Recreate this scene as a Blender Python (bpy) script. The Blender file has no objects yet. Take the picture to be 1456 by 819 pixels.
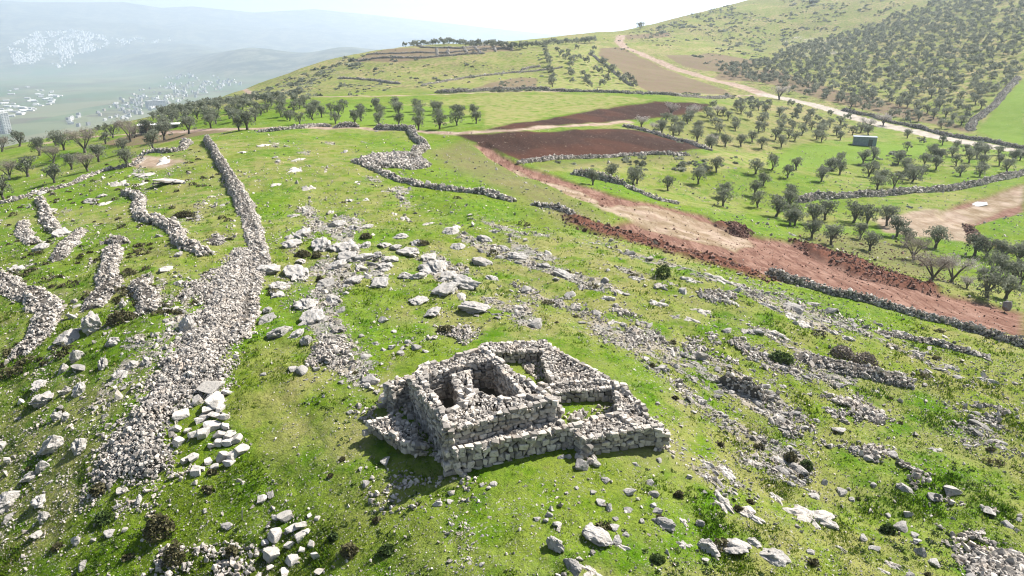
import bpy, bmesh, math, random
import numpy as np
from mathutils import Vector, Matrix, noise as mnoise
random.seed(7); RNG = np.random.default_rng(11)
sc = bpy.context.scene
COL = sc.collection
R = math.radians
# ------------------------------------------------------------------ camera
F = 970.0; HC = 18.0
PITCH = math.atan2(409.5 - 60, F)
FW = np.array([0, math.cos(PITCH), -math.sin(PITCH)]); UP = np.array([0, math.sin(PITCH), math.cos(PITCH)])
cam = bpy.data.cameras.new('camera'); cam.sensor_width = 36; cam.lens = 36 * F / 1456
cam.clip_start = 0.5; cam.clip_end = 40000
camo = bpy.data.objects.new('camera', cam); COL.objects.link(camo)
camo.location = (0, 0, HC); camo.rotation_euler = (math.pi / 2 - PITCH, 0, 0)
sc.camera = camo

def rays(u, v):
    u = np.asarray(u, float); v = np.asarray(v, float)
    d = FW[None] + ((u - 728) / F)[:, None] * np.array([1, 0, 0]) + ((409.5 - v) / F)[:, None] * UP
    return d
def project(x, y, z):
    P = np.stack([x, y, np.asarray(z) - HC], -1)
    c = P @ FW
    return 728 + F * P[..., 0] / c, 409.5 - F * (P @ UP) / c, c

# ------------------------------------------------------------------ numpy noise
def _h(ix, iy, s):
    n = (ix.astype(np.int64) * 374761393 + iy.astype(np.int64) * 668265263 + s * 1274126177) & 0xffffffff
    n = ((n ^ (n >> 13)) * 1274126177) & 0xffffffff
    return ((n ^ (n >> 16)) & 0xffffff) / float(0xffffff)
def vnoise(x, y, s=0):
    ix = np.floor(x); iy = np.floor(y); fx = x - ix; fy = y - iy
    fx = fx * fx * (3 - 2 * fx); fy = fy * fy * (3 - 2 * fy)
    a = _h(ix, iy, s); b = _h(ix + 1, iy, s); c = _h(ix, iy + 1, s); d = _h(ix + 1, iy + 1, s)
    return (a * (1 - fx) + b * fx) * (1 - fy) + (c * (1 - fx) + d * fx) * fy
def fbm(x, y, o=4, s=0, g=.5):
    r = 0; a = 1; t = 0
    for i in range(o):
        r = r + a * vnoise(x, y, s + i * 17); t += a; a *= g
        x = x * 2.03 + 13.1; y = y * 2.03 + 7.7
    return r / t
def sstep(a, b, x):
    t = np.clip((x - a) / (b - a), 0, 1); return t * t * (3 - 2 * t)

# ------------------------------------------------------------------ polygons
def poly_sd(px, py, poly):
    """signed distance, negative inside"""
    poly = np.asarray(poly, float); n = len(poly)
    d = np.full(px.shape, 1e18); ins = np.zeros(px.shape, bool)
    for i in range(n):
        a = poly[i]; b = poly[(i + 1) % n]; e = b - a
        wx = px - a[0]; wy = py - a[1]
        t = np.clip((wx * e[0] + wy * e[1]) / (e @ e + 1e-12), 0, 1)
        d = np.minimum(d, (wx - e[0] * t) ** 2 + (wy - e[1] * t) ** 2)
        c = ((a[1] <= py) & (b[1] > py)) | ((b[1] <= py) & (a[1] > py))
        if abs(e[1]) > 1e-12:
            ins ^= c & (px < a[0] + (py - a[1]) / e[1] * e[0])
    d = np.sqrt(d); return np.where(ins, -d, d)
def line_d(px, py, pts):
    pts = np.asarray(pts, float); d = np.full(px.shape, 1e18)
    for a, b in zip(pts[:-1], pts[1:]):
        e = b - a; wx = px - a[0]; wy = py - a[1]
        t = np.clip((wx * e[0] + wy * e[1]) / (e @ e + 1e-12), 0, 1)
        d = np.minimum(d, (wx - e[0] * t) ** 2 + (wy - e[1] * t) ** 2)
    return np.sqrt(d)

# ------------------------------------------------------------------ terrain height
CP = [(728,819,19.8),(364,819,22.5),(0,819,25),(1092,819,20.8),(1456,819,22.3),
 (0,700,30),(0,550,39),(0,420,51),(200,600,31),(200,480,40),(0,290,93),(150,300,85),(80,245,150),(0,225,165),(150,200,185),
 (300,200,135),(360,330,66),(330,480,40.5),(300,610,30.5),
 (540,600,30.1),(648,671,25.8),(813,635,27.8),(940,626,28.4),(700,520,35.6),(880,520,35.8),(780,560,32.7),
 (500,400,51),(500,300,76),(560,235,107),(500,188,150),(600,205,135),(728,400,51.5),(728,300,77),(900,450,44),(1000,380,56),
 (1092,500,41),(1092,600,33),(1092,700,27.2),(1300,700,28.5),(1300,560,38),(1456,600,36),(1456,500,47),(1240,432,54),(1092,385,63),
 (860,325,73),(1000,325,87),(950,300,92),(1400,440,62),(1250,390,72),(810,262,105),(728,232,122),(660,200,140),
 (850,200,152),(1000,215,150),(728,185,150),(900,160,210),(1012,148,235),(600,165,190),(500,140,240),(650,140,240),(330,182,165),(364,160,200),(250,160,250),(220,178,210),
 (1075,290,120),(950,265,125),(1130,320,103),(1340,385,82),(1456,400,80),(1350,310,113),(1456,340,103),(1250,255,148),(1456,265,140),
 (1200,215,182),(1092,225,170),(1228,205,195),(1300,187,235),(1200,163,270),(1456,218,190),(1090,133,330),(1100,180,220),
 (950,100,430),(880,52,620),(900,75,500),(840,120,350),(780,75,440),(800,60,600),(700,118,330),(728,64,580),(600,65,560),(600,100,400),(500,85,480),(420,110,420),(350,138,350),(400,140,300),
 (850,50,640),(900,45,690),(960,30,750),(1050,5,850),(1100,60,610),(1200,10,680),(1000,100,430),(1200,100,400),(1300,130,310),(1300,60,450),(1456,150,250),(1456,100,320),(1456,50,400),(1456,5,500),(1400,190,225),(1010,76,530)]
_cp = np.array(CP, float)
_d = rays(_cp[:, 0], _cp[:, 1]); _t = _cp[:, 2] / _d[:, 1]
_P = np.stack([_d[:, 0] * _t, _cp[:, 2], HC + _d[:, 2] * _t], 1)
_X = np.array([(0,-60,-3),(-110,-60,-16),(110,-60,-12),(150,30,-15),(240,140,-6),(380,260,34),(520,480,80),(-150,60,-24),(-110,20,-14),
               (500,900,110),(300,1000,75),(60,20,-5),(-60,15,-9),(0,5,-.5),(330,60,8),(500,200,60),(-210,200,-24),(-200,330,-25)], float)
_P = np.concatenate([_P, _X]); _S = 100.0
def _phi(r2): return np.where(r2 > 1e-12, .5 * r2 * np.log(np.maximum(r2, 1e-12)), 0)
_n = len(_P); _q = _P[:, :2] / _S
_A = np.zeros((_n + 3, _n + 3)); _A[:_n, :_n] = _phi(((_q[:, None] - _q[None]) ** 2).sum(-1))
_dist = np.hypot(_P[:, 0], _P[:, 1])
_A[:_n, :_n] += np.diag(.002 + .000012 * _dist)
_A[:_n, _n] = 1; _A[:_n, _n + 1:] = _q; _A[_n, :_n] = 1; _A[_n + 1:, :_n] = _q.T
_W = np.linalg.solve(_A, np.concatenate([_P[:, 2], [0, 0, 0]]))
def tps(x, y):
    out = _W[_n] + _W[_n + 1] * x / _S + _W[_n + 2] * y / _S
    for i in range(_n):
        r2 = (x / _S - _q[i, 0]) ** 2 + (y / _S - _q[i, 1]) ** 2
        out = out + _W[i] * _phi(r2)
    return out
HILL = [(-160,-1500),(-165,60),(-165,205),(-170,300),(-152,370),(-128,500),(-88,570),(0,625),(100,685),(200,790),(330,920),(700,1300),(4000,1500),(4000,-1500)]
_cu = np.array([-60,-36,-33,-27.7,-25.5,-23.4,-19.4,-15,-11.1,-6.7,-2.3,3,8,60]); _cz = np.array([420,474,460,484,425,450,390,440,380,300,215,120,100,100.])
def valley(x, y):
    r = np.hypot(x, y); az = np.degrees(np.arctan2(x, y))
    crest = np.interp(az, _cu, _cz)
    n1 = fbm(x / 1400, y / 1400, 4, 5); n2 = fbm(x / 500 + 9, y / 500, 4, 8)
    k = sstep(5600, 10300, r)
    z = -190 + k * (crest + 190) * (.80 + .2 * sstep(9000, 10300, r)) + (n2 - .5) * 120 * sstep(5200, 7200, r) * (1 - sstep(9300, 10300, r))
    z = z - sstep(10600, 13000, r) * 250
    # middle hills
    for (ha, hr, hh, sa, sr) in ((-20, 5200, 150, 4.2, 900), (-13, 4600, 150, 4.0, 900), (-24.5, 6400, 120, 4, 800), (-6, 5600, 170, 5, 1300)):
        z = z + hh * np.exp(-((az - ha) / sa) ** 2 - ((r - hr) / sr) ** 2) * (.7 + .6 * n1)
    return z + (n1 - .5) * 14
def zmacro(x, y):
    x = np.asarray(x, float); y = np.asarray(y, float)
    out = np.empty(x.shape); near = (np.hypot(x, y) < 2200)
    out[~near] = valley(x[~near], y[~near])
    if near.any():
        xn = x[near]; yn = y[near]
        a = np.clip(tps(np.clip(xn, -260, 700), np.clip(yn, -120, 1100)), -45, 120)
        d = np.maximum(poly_sd(xn, yn, HILL), 0)
        a = a - .46 * d * d / (d + 70)
        b = valley(xn, yn); k = 12.0
        h = np.clip(.5 + .5 * (a - b) / k, 0, 1)
        out[near] = b * (1 - h) + a * h + k * h * (1 - h)
    return out
def zmicro(x, y):
    r = np.hypot(x, y); w = 1 - sstep(500, 1200, r)
    m = (fbm(x / 6, y / 6, 3, 31) - .5) * .7 + (fbm(x / .9, y / .9, 3, 41) - .5) * .26 * (1 - sstep(60, 200, r))
    m = m + (fbm(x / 40, y / 40, 3, 51) - .5) * 3.0 * sstep(220, 420, r)
    rx = np.maximum(np.maximum(np.abs(x - 1.5) - 7, np.abs(y - 31) - 6), 0)   # level ground under the ruin
    return m * w * (.25 + .75 * sstep(0, 5, rx))
def Z(x, y):
    x = np.atleast_1d(np.asarray(x, float)); y = np.atleast_1d(np.asarray(y, float))
    return zmacro(x, y) + zmicro(x, y)
# height cache: a table over the near hill, for speed
_gx = np.arange(-300, 760, 2.0); _gy = np.arange(-20, 1120, 2.0)
_GX, _GY = np.meshgrid(_gx, _gy); _GZ = zmacro(_GX.ravel(), _GY.ravel()).reshape(_GX.shape)
def zt(x, y):
    x = np.asarray(x, float); y = np.asarray(y, float)
    inside = (x > -299) & (x < 757) & (y > -19) & (y < 1117)
    fx = np.clip((x + 300) / 2, 0, len(_gx) - 1.001); fy = np.clip((y + 20) / 2, 0, len(_gy) - 1.001)
    ix = fx.astype(int); iy = fy.astype(int); fx = fx - ix; fy = fy - iy
    z = (_GZ[iy, ix] * (1 - fx) + _GZ[iy, ix + 1] * fx) * (1 - fy) + (_GZ[iy + 1, ix] * (1 - fx) + _GZ[iy + 1, ix + 1] * fx) * fy
    if not inside.all(): z = np.where(inside, z, 0); z[~inside] = zmacro(x[~inside], y[~inside])
    return z
def Zf(x, y):
    x = np.atleast_1d(np.asarray(x, float)); y = np.atleast_1d(np.asarray(y, float))
    return zt(x, y) + zmicro(x, y)
def cast(uv):
    """where the sight lines through these photo pixels meet the ground"""
    uv = np.asarray(uv, float).reshape(-1, 2); d = rays(uv[:, 0], uv[:, 1])
    n = len(uv); hit = np.full(n, np.nan); prev = np.full(n, 8.0); t = 8.0
    live = np.ones(n, bool)
    while t < 14000 and live.any():
        t2 = t * 1.012; idx = np.where(live)[0]
        p = d[idx] * t2; g = zt(p[:, 0], p[:, 1])
        b = HC + p[:, 2] < g; hit[idx[b]] = t2; prev[idx[b]] = t; live[idx[b]] = False; t = t2
    hit = np.where(np.isnan(hit), 12000, hit); prev = np.where(prev == 8.0, hit / 1.012, prev)
    lo = prev.copy(); hi = hit.copy()
    for _ in range(14):
        m = .5 * (lo + hi); p = d * m[:, None]; b = HC + p[:, 2] < zt(p[:, 0], p[:, 1])
        hi = np.where(b, m, hi); lo = np.where(b, lo, m)
    p = d * hi[:, None]
    return p[:, :2]
def castz(uv, h):
    """where sight lines meet the level h above the ruin's floor (ground there is level)"""
    uv = np.asarray(uv, float).reshape(-1, 2); d = rays(uv[:, 0], uv[:, 1])
    t = (RZ + h - HC) / d[:, 2]; return (d * t[:, None])[:, :2]
RZ = float(zmacro(np.array([0.5]), np.array([29.0]))[0])

# ------------------------------------------------------------------ ground zones (photo outlines put on the ground)
def P(s): return [tuple(float(a) for a in q.split(',')) for q in s.split()]
ZONES = {k: [cast(P(p)) for p in v] for k, v in {
 'plough': ['650,192 700,190 780,187 870,182 905,185 1010,212 960,218 900,222 830,225 745,231 725,222 700,210 680,205',
            '690,186 728,176 790,167 850,155 930,144 1012,148 1000,158 960,165 895,170 800,177 728,184'],
 'fallow': ['855,68 850,78 880,100 925,130 1045,134 1000,119 955,101 905,80 880,66', '945,80 1010,76 1064,83 1085,90 1040,104 996,100 959,90',
            '672,126 700,118 728,111 764,110 763,127', '495,89 545,72 640,69 728,63 732,71 640,80 560,89', '883,49 950,44 955,51 892,56',
            '1010,112 1080,118 1200,150 1380,188 1370,180 1290,150 1190,128 1100,100 1030,100', '205,186 300,182 330,186 270,196 180,208 140,205'],
 'red': ['690,203 728,229 790,247 830,262 880,277 910,286 960,295 1000,303 1040,325 1080,335 1130,343 1200,364 1280,394 1340,414 1370,420 1456,441 1456,478 1400,466 1300,441 1200,423 1100,394 1020,363 960,350 880,328 860,318 900,310 870,298 810,278 760,255 728,242 700,225 670,205',
         '1330,302 1456,260 1456,300 1400,316 1370,324 1340,312'],
 'sparse': ['610,215 660,200 700,225 760,258 810,280 860,310 860,320 800,322 720,272 640,237', '760,232 860,228 990,216 1000,222 850,236 760,240', '1150,330 1240,338 1310,350 1345,392 1365,410 1280,388 1200,358 1140,340'],
 'bank': ['803,302 830,314 900,334 960,351 1020,364 1090,394 1080,398 1010,374 940,357 860,338 812,320', '1020,315 1045,320 1065,330 1050,332', '1130,342 1200,362 1280,392 1340,412 1320,414 1240,395 1160,362',
          '1376,322 1400,345 1456,358 1456,364 1385,346'],
 'pale': ['842,292 880,289 910,291 960,298 1010,313 1060,333 1075,345 1040,350 980,337 915,317 860,303', '728,236 790,258 850,283 845,290 780,264 728,243', '1236,310 1260,305 1310,300 1370,294 1395,288 1456,262 1456,284 1400,304 1372,318 1400,345 1440,356 1380,345 1340,340 1300,335 1250,330',
          '190,226 235,224 262,229 238,237 196,236'],
 'crop': ['1092,222 1140,211 1250,206 1322,208 1330,214 1250,228 1140,237 1092,240', '1456,112 1420,150 1392,186 1456,207',
          '370,178 480,176 640,182 684,178 668,166 640,155 600,151 480,149'],
 'meadow': ['776,72 850,68 880,108 905,128 790,128', '560,150 700,136 850,134 930,142 850,152 780,166 720,176 690,180 690,150', '760,240 860,230 1000,220 1090,212 1092,240 1000,245 900,246 820,244'],
 'orchard': ['900,180 960,165 1010,150 1080,148 1130,153 1200,175 1250,190 1180,200 1100,212 1010,212 945,195'],
}.items()}
LINES = {'track': [(cast(P('60,205 100,196 180,191 260,187 330,183 364,184 440,181 520,182.5 600,186.5 650,190 728,185 800,179.5 895,173')), 1.6),
                   (cast(P('1085,135 1000,134.5 900,132 800,130 700,131 600,135 530,137 440,139 364,140 300,142')), 1.5),
                   (cast(P('884,50 880,58 890,68 920,82 960,97 1000,109 1050,124 1090,134')), 3.6),
                   (cast(P('700,168 620,176')), .1)],
         'road': [(cast(P('1085,133 1150,148 1200,163 1260,179 1300,187 1360,200 1400,207 1456,217 1500,224')), 3.5)]}
ROCKZ = [(cast(P('385,420 375,370 410,335 470,312 530,315 600,335 700,365 720,400 640,440 560,410 470,405')), 1.25), (cast(P('380,300 560,270 720,310 1000,385 1180,440 1456,560 1456,819 560,819 690,740 960,640 800,480 640,470 520,570 380,560')), .78),
         (cast(P('0,300 280,212 320,280 335,470 250,520 150,620 0,760')), .55), (cast(P('330,205 580,192 590,250 760,330 420,330 365,260')), .65),
         (cast(P('500,640 660,690 800,690 900,819 480,819 460,700')), .35)]
CLEAR = [cast(P('372,410 372,560 420,640 420,680 360,660 345,600')), cast(P('770,440 960,560 1080,640 1010,640 900,540 780,470')),
         cast(P('1180,650 1456,760 1456,690 1330,620 1200,560 1120,540'))]
def soft(x, y, poly, w=.8, warp=1.2, s=0):
    lo = poly.min(0) - 12; hi = poly.max(0) + 12
    m = np.zeros(x.shape); b = (x > lo[0]) & (x < hi[0]) & (y > lo[1]) & (y < hi[1])
    if b.any():
        xb = x[b]; yb = y[b]; d = poly_sd(xb, yb, poly)
        sc_ = np.clip(np.hypot(xb, yb) / 120, .5, 4)
        d = d + (fbm(xb / (3 * sc_), yb / (3 * sc_), 3, 60 + s) - .5) * 2 * warp * sc_
        m[b] = 1 - sstep(-w, w, d)
    return m
def rockfield(x, y):
    """density of bedrock and loose stone, drawn out along the strata"""
    a = np.where(x < -4, .15, -.66); ca = np.cos(a); sa = np.sin(a)
    ww = sstep(-10, 2, x)
    def f(ang):
        p = x * math.cos(ang) + y * math.sin(ang); q = -x * math.sin(ang) + y * math.cos(ang)
        return fbm(p / 9, q / 2.4, 4, 71)
    n = (f(1.9) - .035) * (1 - ww) + f(-.9) * ww
    w = np.full(x.shape, .18)
    for k, (pl, v) in enumerate(ROCKZ): w = np.maximum(w, v * soft(x, y, pl, 3, 2.5, k))
    for pl in CLEAR: w = w * (1 - .8 * soft(x, y, pl, 1.5, 1.5))
    return sstep(.62 - .17 * w, .82 - .17 * w, n) * (w > .1) * np.minimum(1, .25 + w)

# ------------------------------------------------------------------ object helpers
def tag(o, label=None, cat=None, group=None, kind=None):
    for k, v in (('label', label), ('category', cat), ('group', group), ('kind', kind)):
        if v: o[k] = v
    return o
def empty(name, loc, rz=0):
    o = bpy.data.objects.new(name, None); COL.objects.link(o); o.location = loc; o.rotation_euler = (0, 0, rz); o.empty_display_size = .3
    return o
def mesh_np(name, V, faces_loops, loop_starts, mats, tone=None, smooth=False, midx=None):
    me = bpy.data.meshes.new(name); V = np.asarray(V, np.float32)
    me.vertices.add(len(V)); me.vertices.foreach_set('co', V.ravel())
    me.loops.add(len(faces_loops)); me.loops.foreach_set('vertex_index', np.asarray(faces_loops, np.int32))
    me.polygons.add(len(loop_starts)); me.polygons.foreach_set('loop_start', np.asarray(loop_starts, np.int32))
    if midx is not None: me.polygons.foreach_set('material_index', np.asarray(midx, np.int32))
    for m in mats: me.materials.append(m)
    me.update(calc_edges=True)
    me.polygons.foreach_set('use_smooth', np.full(len(loop_starts), smooth, bool))
    if tone is not None:
        at = me.attributes.new('tone', 'FLOAT', 'POINT'); at.data.foreach_set('value', np.asarray(tone, np.float32))
    me.validate(clean_customdata=False); return me
def link(name, me, parent=None):
    o = bpy.data.objects.new(name, me); COL.objects.link(o)
    if parent: o.parent = parent
    return o
ORD = 'first second third fourth fifth sixth seventh eighth ninth tenth eleventh twelfth thirteenth fourteenth fifteenth sixteenth seventeenth eighteenth nineteenth'.split()
TENS = {2: 'twenty', 3: 'thirty', 4: 'forty', 5: 'fifty', 6: 'sixty', 7: 'seventy', 8: 'eighty', 9: 'ninety'}
def ordinal(n):
    if n <= 19: return ORD[n - 1]
    t, u = divmod(n, 10)
    if n >= 100: return 'hundred-and-' + ordinal(n - 100) if n > 100 else 'hundredth'
    return TENS[t] + '-' + ORD[u - 1] if u else TENS[t][:-1] + 'ieth'

# ------------------------------------------------------------------ materials
def nt(name):
    m = bpy.data.materials.new(name); m.use_nodes = True; t = m.node_tree; t.nodes.clear()
    return m, t
class N:
    def __init__(s, t): s.t = t
    def __call__(s, typ, **k):
        n = s.t.nodes.new('ShaderNode' + typ)
        for a, b in k.items():
            if a == 'ins':
                for i, v in b.items():
                    if isinstance(v, bpy.types.NodeSocket): s.t.links.new(v, n.inputs[i])
                    else: n.inputs[i].default_value = v
            else: setattr(n, a, b)
        return n
    def noise(s, co, scale, detail=4, rough=.55):
        return s('TexNoise', ins={'Vector': co, 'Scale': scale, 'Detail': detail, 'Roughness': rough}).outputs['Fac']
    def ramp(s, f, lo, hi):
        return s('MapRange', interpolation_type='SMOOTHSTEP', ins={'Value': f, 'From Min': lo, 'From Max': hi}).outputs['Result']
    def mix(s, f, a, b):
        n = s('Mix', data_type='RGBA'); 
        for i, v in ((0, f), (6, a), (7, b)):
            if isinstance(v, bpy.types.NodeSocket): s.t.links.new(v, n.inputs[i])
            else: n.inputs[i].default_value = v if i == 0 else (*v[:3], 1)
        return n.outputs[2]
    def math(s, op, a, b=0.0):
        n = s('Math', operation=op, ins={0: a, 1: b}); return n.outputs[0]
    def attr(s, name): return s('Attribute', attribute_name=name)
    def out(s, sh): s('OutputMaterial', ins={0: sh})
    def bump(s, h, strength, dist): return s('Bump', ins={'Height': h, 'Strength': strength, 'Distance': dist}).outputs[0]
    def bsdf(s, col, rough=.9, normal=None, spec=.2):
        i = {'Base Color': col if isinstance(col, bpy.types.NodeSocket) else (*col, 1), 'Roughness': rough, 'Specular IOR Level': spec}
        if normal: i['Normal'] = normal
        return s('BsdfPrincipled', ins=i).outputs[0]

def grass_colour(n, co):
    big = n.ramp(n.noise(co, .11, 4), .38, .62); mid = n.ramp(n.noise(co, .9, 4, .6), .35, .65); fine = n.ramp(n.noise(co, 5.5, 3, .7), .3, .7)
    c = n.mix(mid, (.068, .155, .002), (.128, .225, .004))
    c = n.mix(n.math('MULTIPLY', big, .55), c, (.165, .205, .012))
    c = n.mix(n.math('MULTIPLY', fine, .7), c, (.038, .088, .005))
    c = n.mix(n.math('MULTIPLY', n.ramp(n.noise(co, 2.3, 5, .75), .57, .68), .45), c, (.180, .205, .020))
    c = n.mix(n.math('MULTIPLY', n.ramp(n.noise(co, .28, 5, .7), .58, .68), .4), c, (.030, .085, .006))
    return c
def make_ground():
    m, t = nt('ground'); n = N(t)
    co = n('NewGeometry').outputs['Position']
    a1 = n.attr('m1'); s1 = n('SeparateColor', ins={0: a1.outputs['Color']}).outputs; a2 = n.attr('m2'); s2 = n('SeparateColor', ins={0: a2.outputs['Color']}).outputs
    a3 = n.attr('m3'); s3 = n('SeparateColor', ins={0: a3.outputs['Color']}).outputs
    soil, pale, plough, crop = s1[0], s1[1], s1[2], a1.outputs['Alpha']
    dry, rock, scrub, far = s2[0], s2[1], s2[2], a2.outputs['Alpha']
    fallow, farcol, bank = s3[0], s3[1], s3[2]
    c = grass_colour(n, co)
    fn = n.noise(co, 3.0, 5, .7); fn2 = n.noise(co, .45, 4, .6); fn3 = n.noise(co, 12, 3, .7)
    # dry straw and bare earth showing between the blades
    c = n.mix(n.math('MULTIPLY', dry, n.ramp(fn2, .3, .6)), c, (.265, .215, .105))
    c = n.mix(n.math('MULTIPLY', n.ramp(n.noise(co, 1.7, 6, .72), .58, .68), .45), c, (.17, .14, .07))
    c = n.mix(crop, c, n.mix(fn2, (.105, .180, .020), (.145, .205, .028)))
    # scrub: low brown thorn between the grass
    c = n.mix(n.math('MULTIPLY', scrub, n.ramp(n.noise(co, .8, 4, .65), .50, .60)), c, n.mix(fn, (.052, .052, .022), (.125, .115, .06)))
    # bedrock and chips of limestone
    brk = n.math('ADD', n.math('MULTIPLY', n.math('SUBTRACT', n.noise(co, 1.1, 6, .75), .5), 2.0), n.math('MULTIPLY', n.math('SUBTRACT', fn, .5), 1.0))
    rk = n.math('MULTIPLY', n.ramp(n.math('ADD', n.math('MULTIPLY', rock, .62), brk), .42, .60), .9)
    stone = n.mix(fn3, (.20, .185, .17), (.47, .44, .40))
    c = n.mix(rk, c, n.mix(n.ramp(fn2, .4, .6), stone, (.40, .35, .28)))
    chips = n.math('MULTIPLY', n.ramp(n.noise(co, 5.5, 4, .8), .585, .65), n.ramp(n.math('ADD', n.noise(co, .33, 5, .65), n.math('MULTIPLY', rock, .40)), .40, .66))
    c = n.mix(n.math('MULTIPLY', chips, n.math('SUBTRACT', 1.0, far)), c, n.mix(fn3, (.28, .26, .23), (.56, .53, .48)))
    # earth
    c = n.mix(fallow, c, n.mix(n.ramp(fn2, .35, .65), (.165, .105, .085), n.mix(n.ramp(fn, .4, .6), (.115, .075, .058), (.15, .15, .06))))
    stk = n.noise(n('Mapping', ins={0: co, 'Scale': (1.6, .16, 1), 'Rotation': (0, 0, -.72)}).outputs[0], 1.0, 5, .7)
    red = n.mix(n.ramp(fn2, .3, .7), (.165, .088, .064), (.25, .155, .118)); red = n.mix(n.ramp(stk, .42, .62), red, (.115, .056, .04)); red = n.mix(n.math('MULTIPLY', n.ramp(stk, .60, .70), .6), red, (.33, .25, .20))
    c = n.mix(soil, c, red)
    pal = n.mix(n.ramp(fn2, .35, .65), (.25, .175, .138), (.36, .28, .23)); pal = n.mix(n.math('MULTIPLY', n.ramp(stk, .5, .68), .7), pal, (.23, .14, .105))
    c = n.mix(pale, c, pal)
    pl = n.mix(n.ramp(fn, .35, .65), (.024, .013, .010), (.055, .029, .021)); pl = n.mix(n.math('MULTIPLY', n.ramp(n.noise(co, 1.3, 5, .8), .62, .67), .9), pl, (.34, .29, .25)); pl = n.mix(n.ramp(n.noise(co, .06, 2), .45, .62), pl, n.mix(.5, pl, (.085, .034, .02)))
    c = n.mix(plough, c, pl)
    c = n.mix(bank, c, n.mix(n.ramp(fn, .4, .65), (.085, .035, .022), (.17, .075, .05)))  # dark red earth, the bank's shaded side painted into its darkness
    c = n.mix(a3.outputs['Alpha'], c, n.mix(n.ramp(fn2, .35, .65), (.29, .255, .215), (.39, .35, .30)))
    # valley floor and far slopes
    f1 = n.noise(co, .0016, 5, .6); f2 = n.noise(co, .006, 5, .65)
    fl = n.mix(n.ramp(f1, .42, .58), (.060, .088, .040), (.13, .14, .075)); fl = n.mix(n.ramp(f2, .5, .62), fl, (.07, .06, .035))
    vr = n('TexVoronoi', feature='F1', ins={'Vector': n('Mapping', ins={0: co, 'Scale': (1, .35, 0), 'Rotation': (0, 0, .5)}).outputs[0], 'Scale': .006})
    vs = n('SeparateColor', ins={0: vr.outputs['Color']}).outputs
    fl = n.mix(n.math('MULTIPLY', vs[0], .75), fl, n.mix(vs[1], (.03, .085, .02), (.18, .16, .09)))
    f4 = n.noise(co, .02, 4, .7); fh = n.mix(n.ramp(f2, .40, .60), (.018, .026, .014), (.12, .115, .07)); fh = n.mix(n.ramp(f4, .5, .6), fh, (.03, .04, .02))
    fl = n.mix(farcol, fl, fh)
    c = n.mix(far, c, fl)
    h = n.math('ADD', n.math('MULTIPLY', fn, .6), n.math('ADD', n.math('MULTIPLY', fn3, .25), n.math('MULTIPLY', rk, n.math('MULTIPLY', fn3, 1.2))))
    nb = n.bump(h, .9, .16)
    n.out(n.bsdf(c, .95, nb, .05)); return m
def make_stone(name, lo, hi, warm, bumpd=.05):
    m, t = nt(name); n = N(t); g = n('NewGeometry').outputs['Position']; tone = n.attr('tone').outputs['Fac']
    oi = n('ObjectInfo').outputs['Random']
    a = n.noise(g, 1.3, 5, .65); b = n.noise(g, 6, 5, .7); d = n.noise(g, 22, 3, .7)
    f = n.math('ADD', n.math('MULTIPLY', tone, .75), n.math('MULTIPLY', b, .35))
    c = n.mix(n.ramp(f, .15, .95), lo, hi)
    c = n.mix(n.math('MULTIPLY', n.ramp(a, .52, .68), .6), c, warm)
    c = n.mix(n.math('MULTIPLY', n.ramp(b, .52, .66), .62), c, (.105, .10, .092))
    c = n.mix(n.math('MULTIPLY', n.ramp(d, .6, .75), .35), c, (.60, .57, .52))
    c = n.mix(n.ramp(tone, .03, .09), (.060, .052, .042), c)  # lowest tones near black: paints shadow into the core seen between stones
    n.out(n.bsdf(c, .92, n.bump(n.math('ADD', b, n.math('MULTIPLY', d, .5)), .8, bumpd), .15)); return m
def make_leaf(name, a, b, trans=.25, straw=None):
    m, t = nt(name); n = N(t); tone = n.attr('tone').outputs['Fac']; oi = n('ObjectInfo').outputs['Random']
    c = n.mix(n.ramp(n.math('ADD', n.math('MULTIPLY', tone, .8), n.math('MULTIPLY', oi, .25)), .1, .95), a, b)
    d = n.bsdf(c, .7, None, .25); tr = n('BsdfTranslucent', ins={0: c}).outputs[0]
    n.out(n('MixShader', ins={0: trans, 1: d, 2: tr}).outputs[0]); return m
def make_grassblade():
    m, t = nt('grass_blade'); n = N(t); co = n('NewGeometry').outputs['Position']; tone = n.attr('tone').outputs['Fac']
    c = grass_colour(n, co); c = n.mix(n.ramp(tone, .1, .35), (.035, .075, .010), c); c = n.mix(n.ramp(tone, .86, .98), c, (.22, .22, .06))
    d = n.bsdf(c, .8, None, .1); tr = n('BsdfTranslucent', ins={0: c}).outputs[0]
    n.out(n('MixShader', ins={0: .45, 1: d, 2: tr}).outputs[0]); return m
def make_plain(name, c1, c2, scale=3.0, rough=.85, spec=.2):
    m, t = nt(name); n = N(t); co = n('TexCoord').outputs['Object']; f = n.noise(co, scale, 4, .65)
    n.out(n.bsdf(n.mix(n.ramp(f, .35, .65), c1, c2), rough, n.bump(f, .3, .02), spec)); return m
M = {}
M['ground'] = make_ground()
M['stone'] = make_stone('limestone_rubble', (.165, .15, .135), (.55, .50, .44), (.43, .35, .275))
M['rock'] = make_stone('weathered_limestone', (.20, .19, .178), (.42, .395, .365), (.36, .32, .27), .12)
M['slab'] = make_stone('bedrock_slab', (.30, .275, .245), (.54, .50, .45), (.47, .40, .33), .08)
M['core'] = make_stone('rubble_core', (.09, .085, .078), (.22, .21, .195), (.17, .14, .11), .12)
M['white_block'] = make_stone('pale_limestone', (.30, .28, .25), (.50, .465, .42), (.46, .39, .32), .06)
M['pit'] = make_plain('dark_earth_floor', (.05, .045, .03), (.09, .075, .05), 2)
M['olive'] = make_leaf('olive_leaves', (.080, .092, .060), (.265, .280, .205), .38)
M['scrub'] = make_leaf('thorn_scrub', (.045, .042, .018), (.160, .145, .070), .25)
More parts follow.
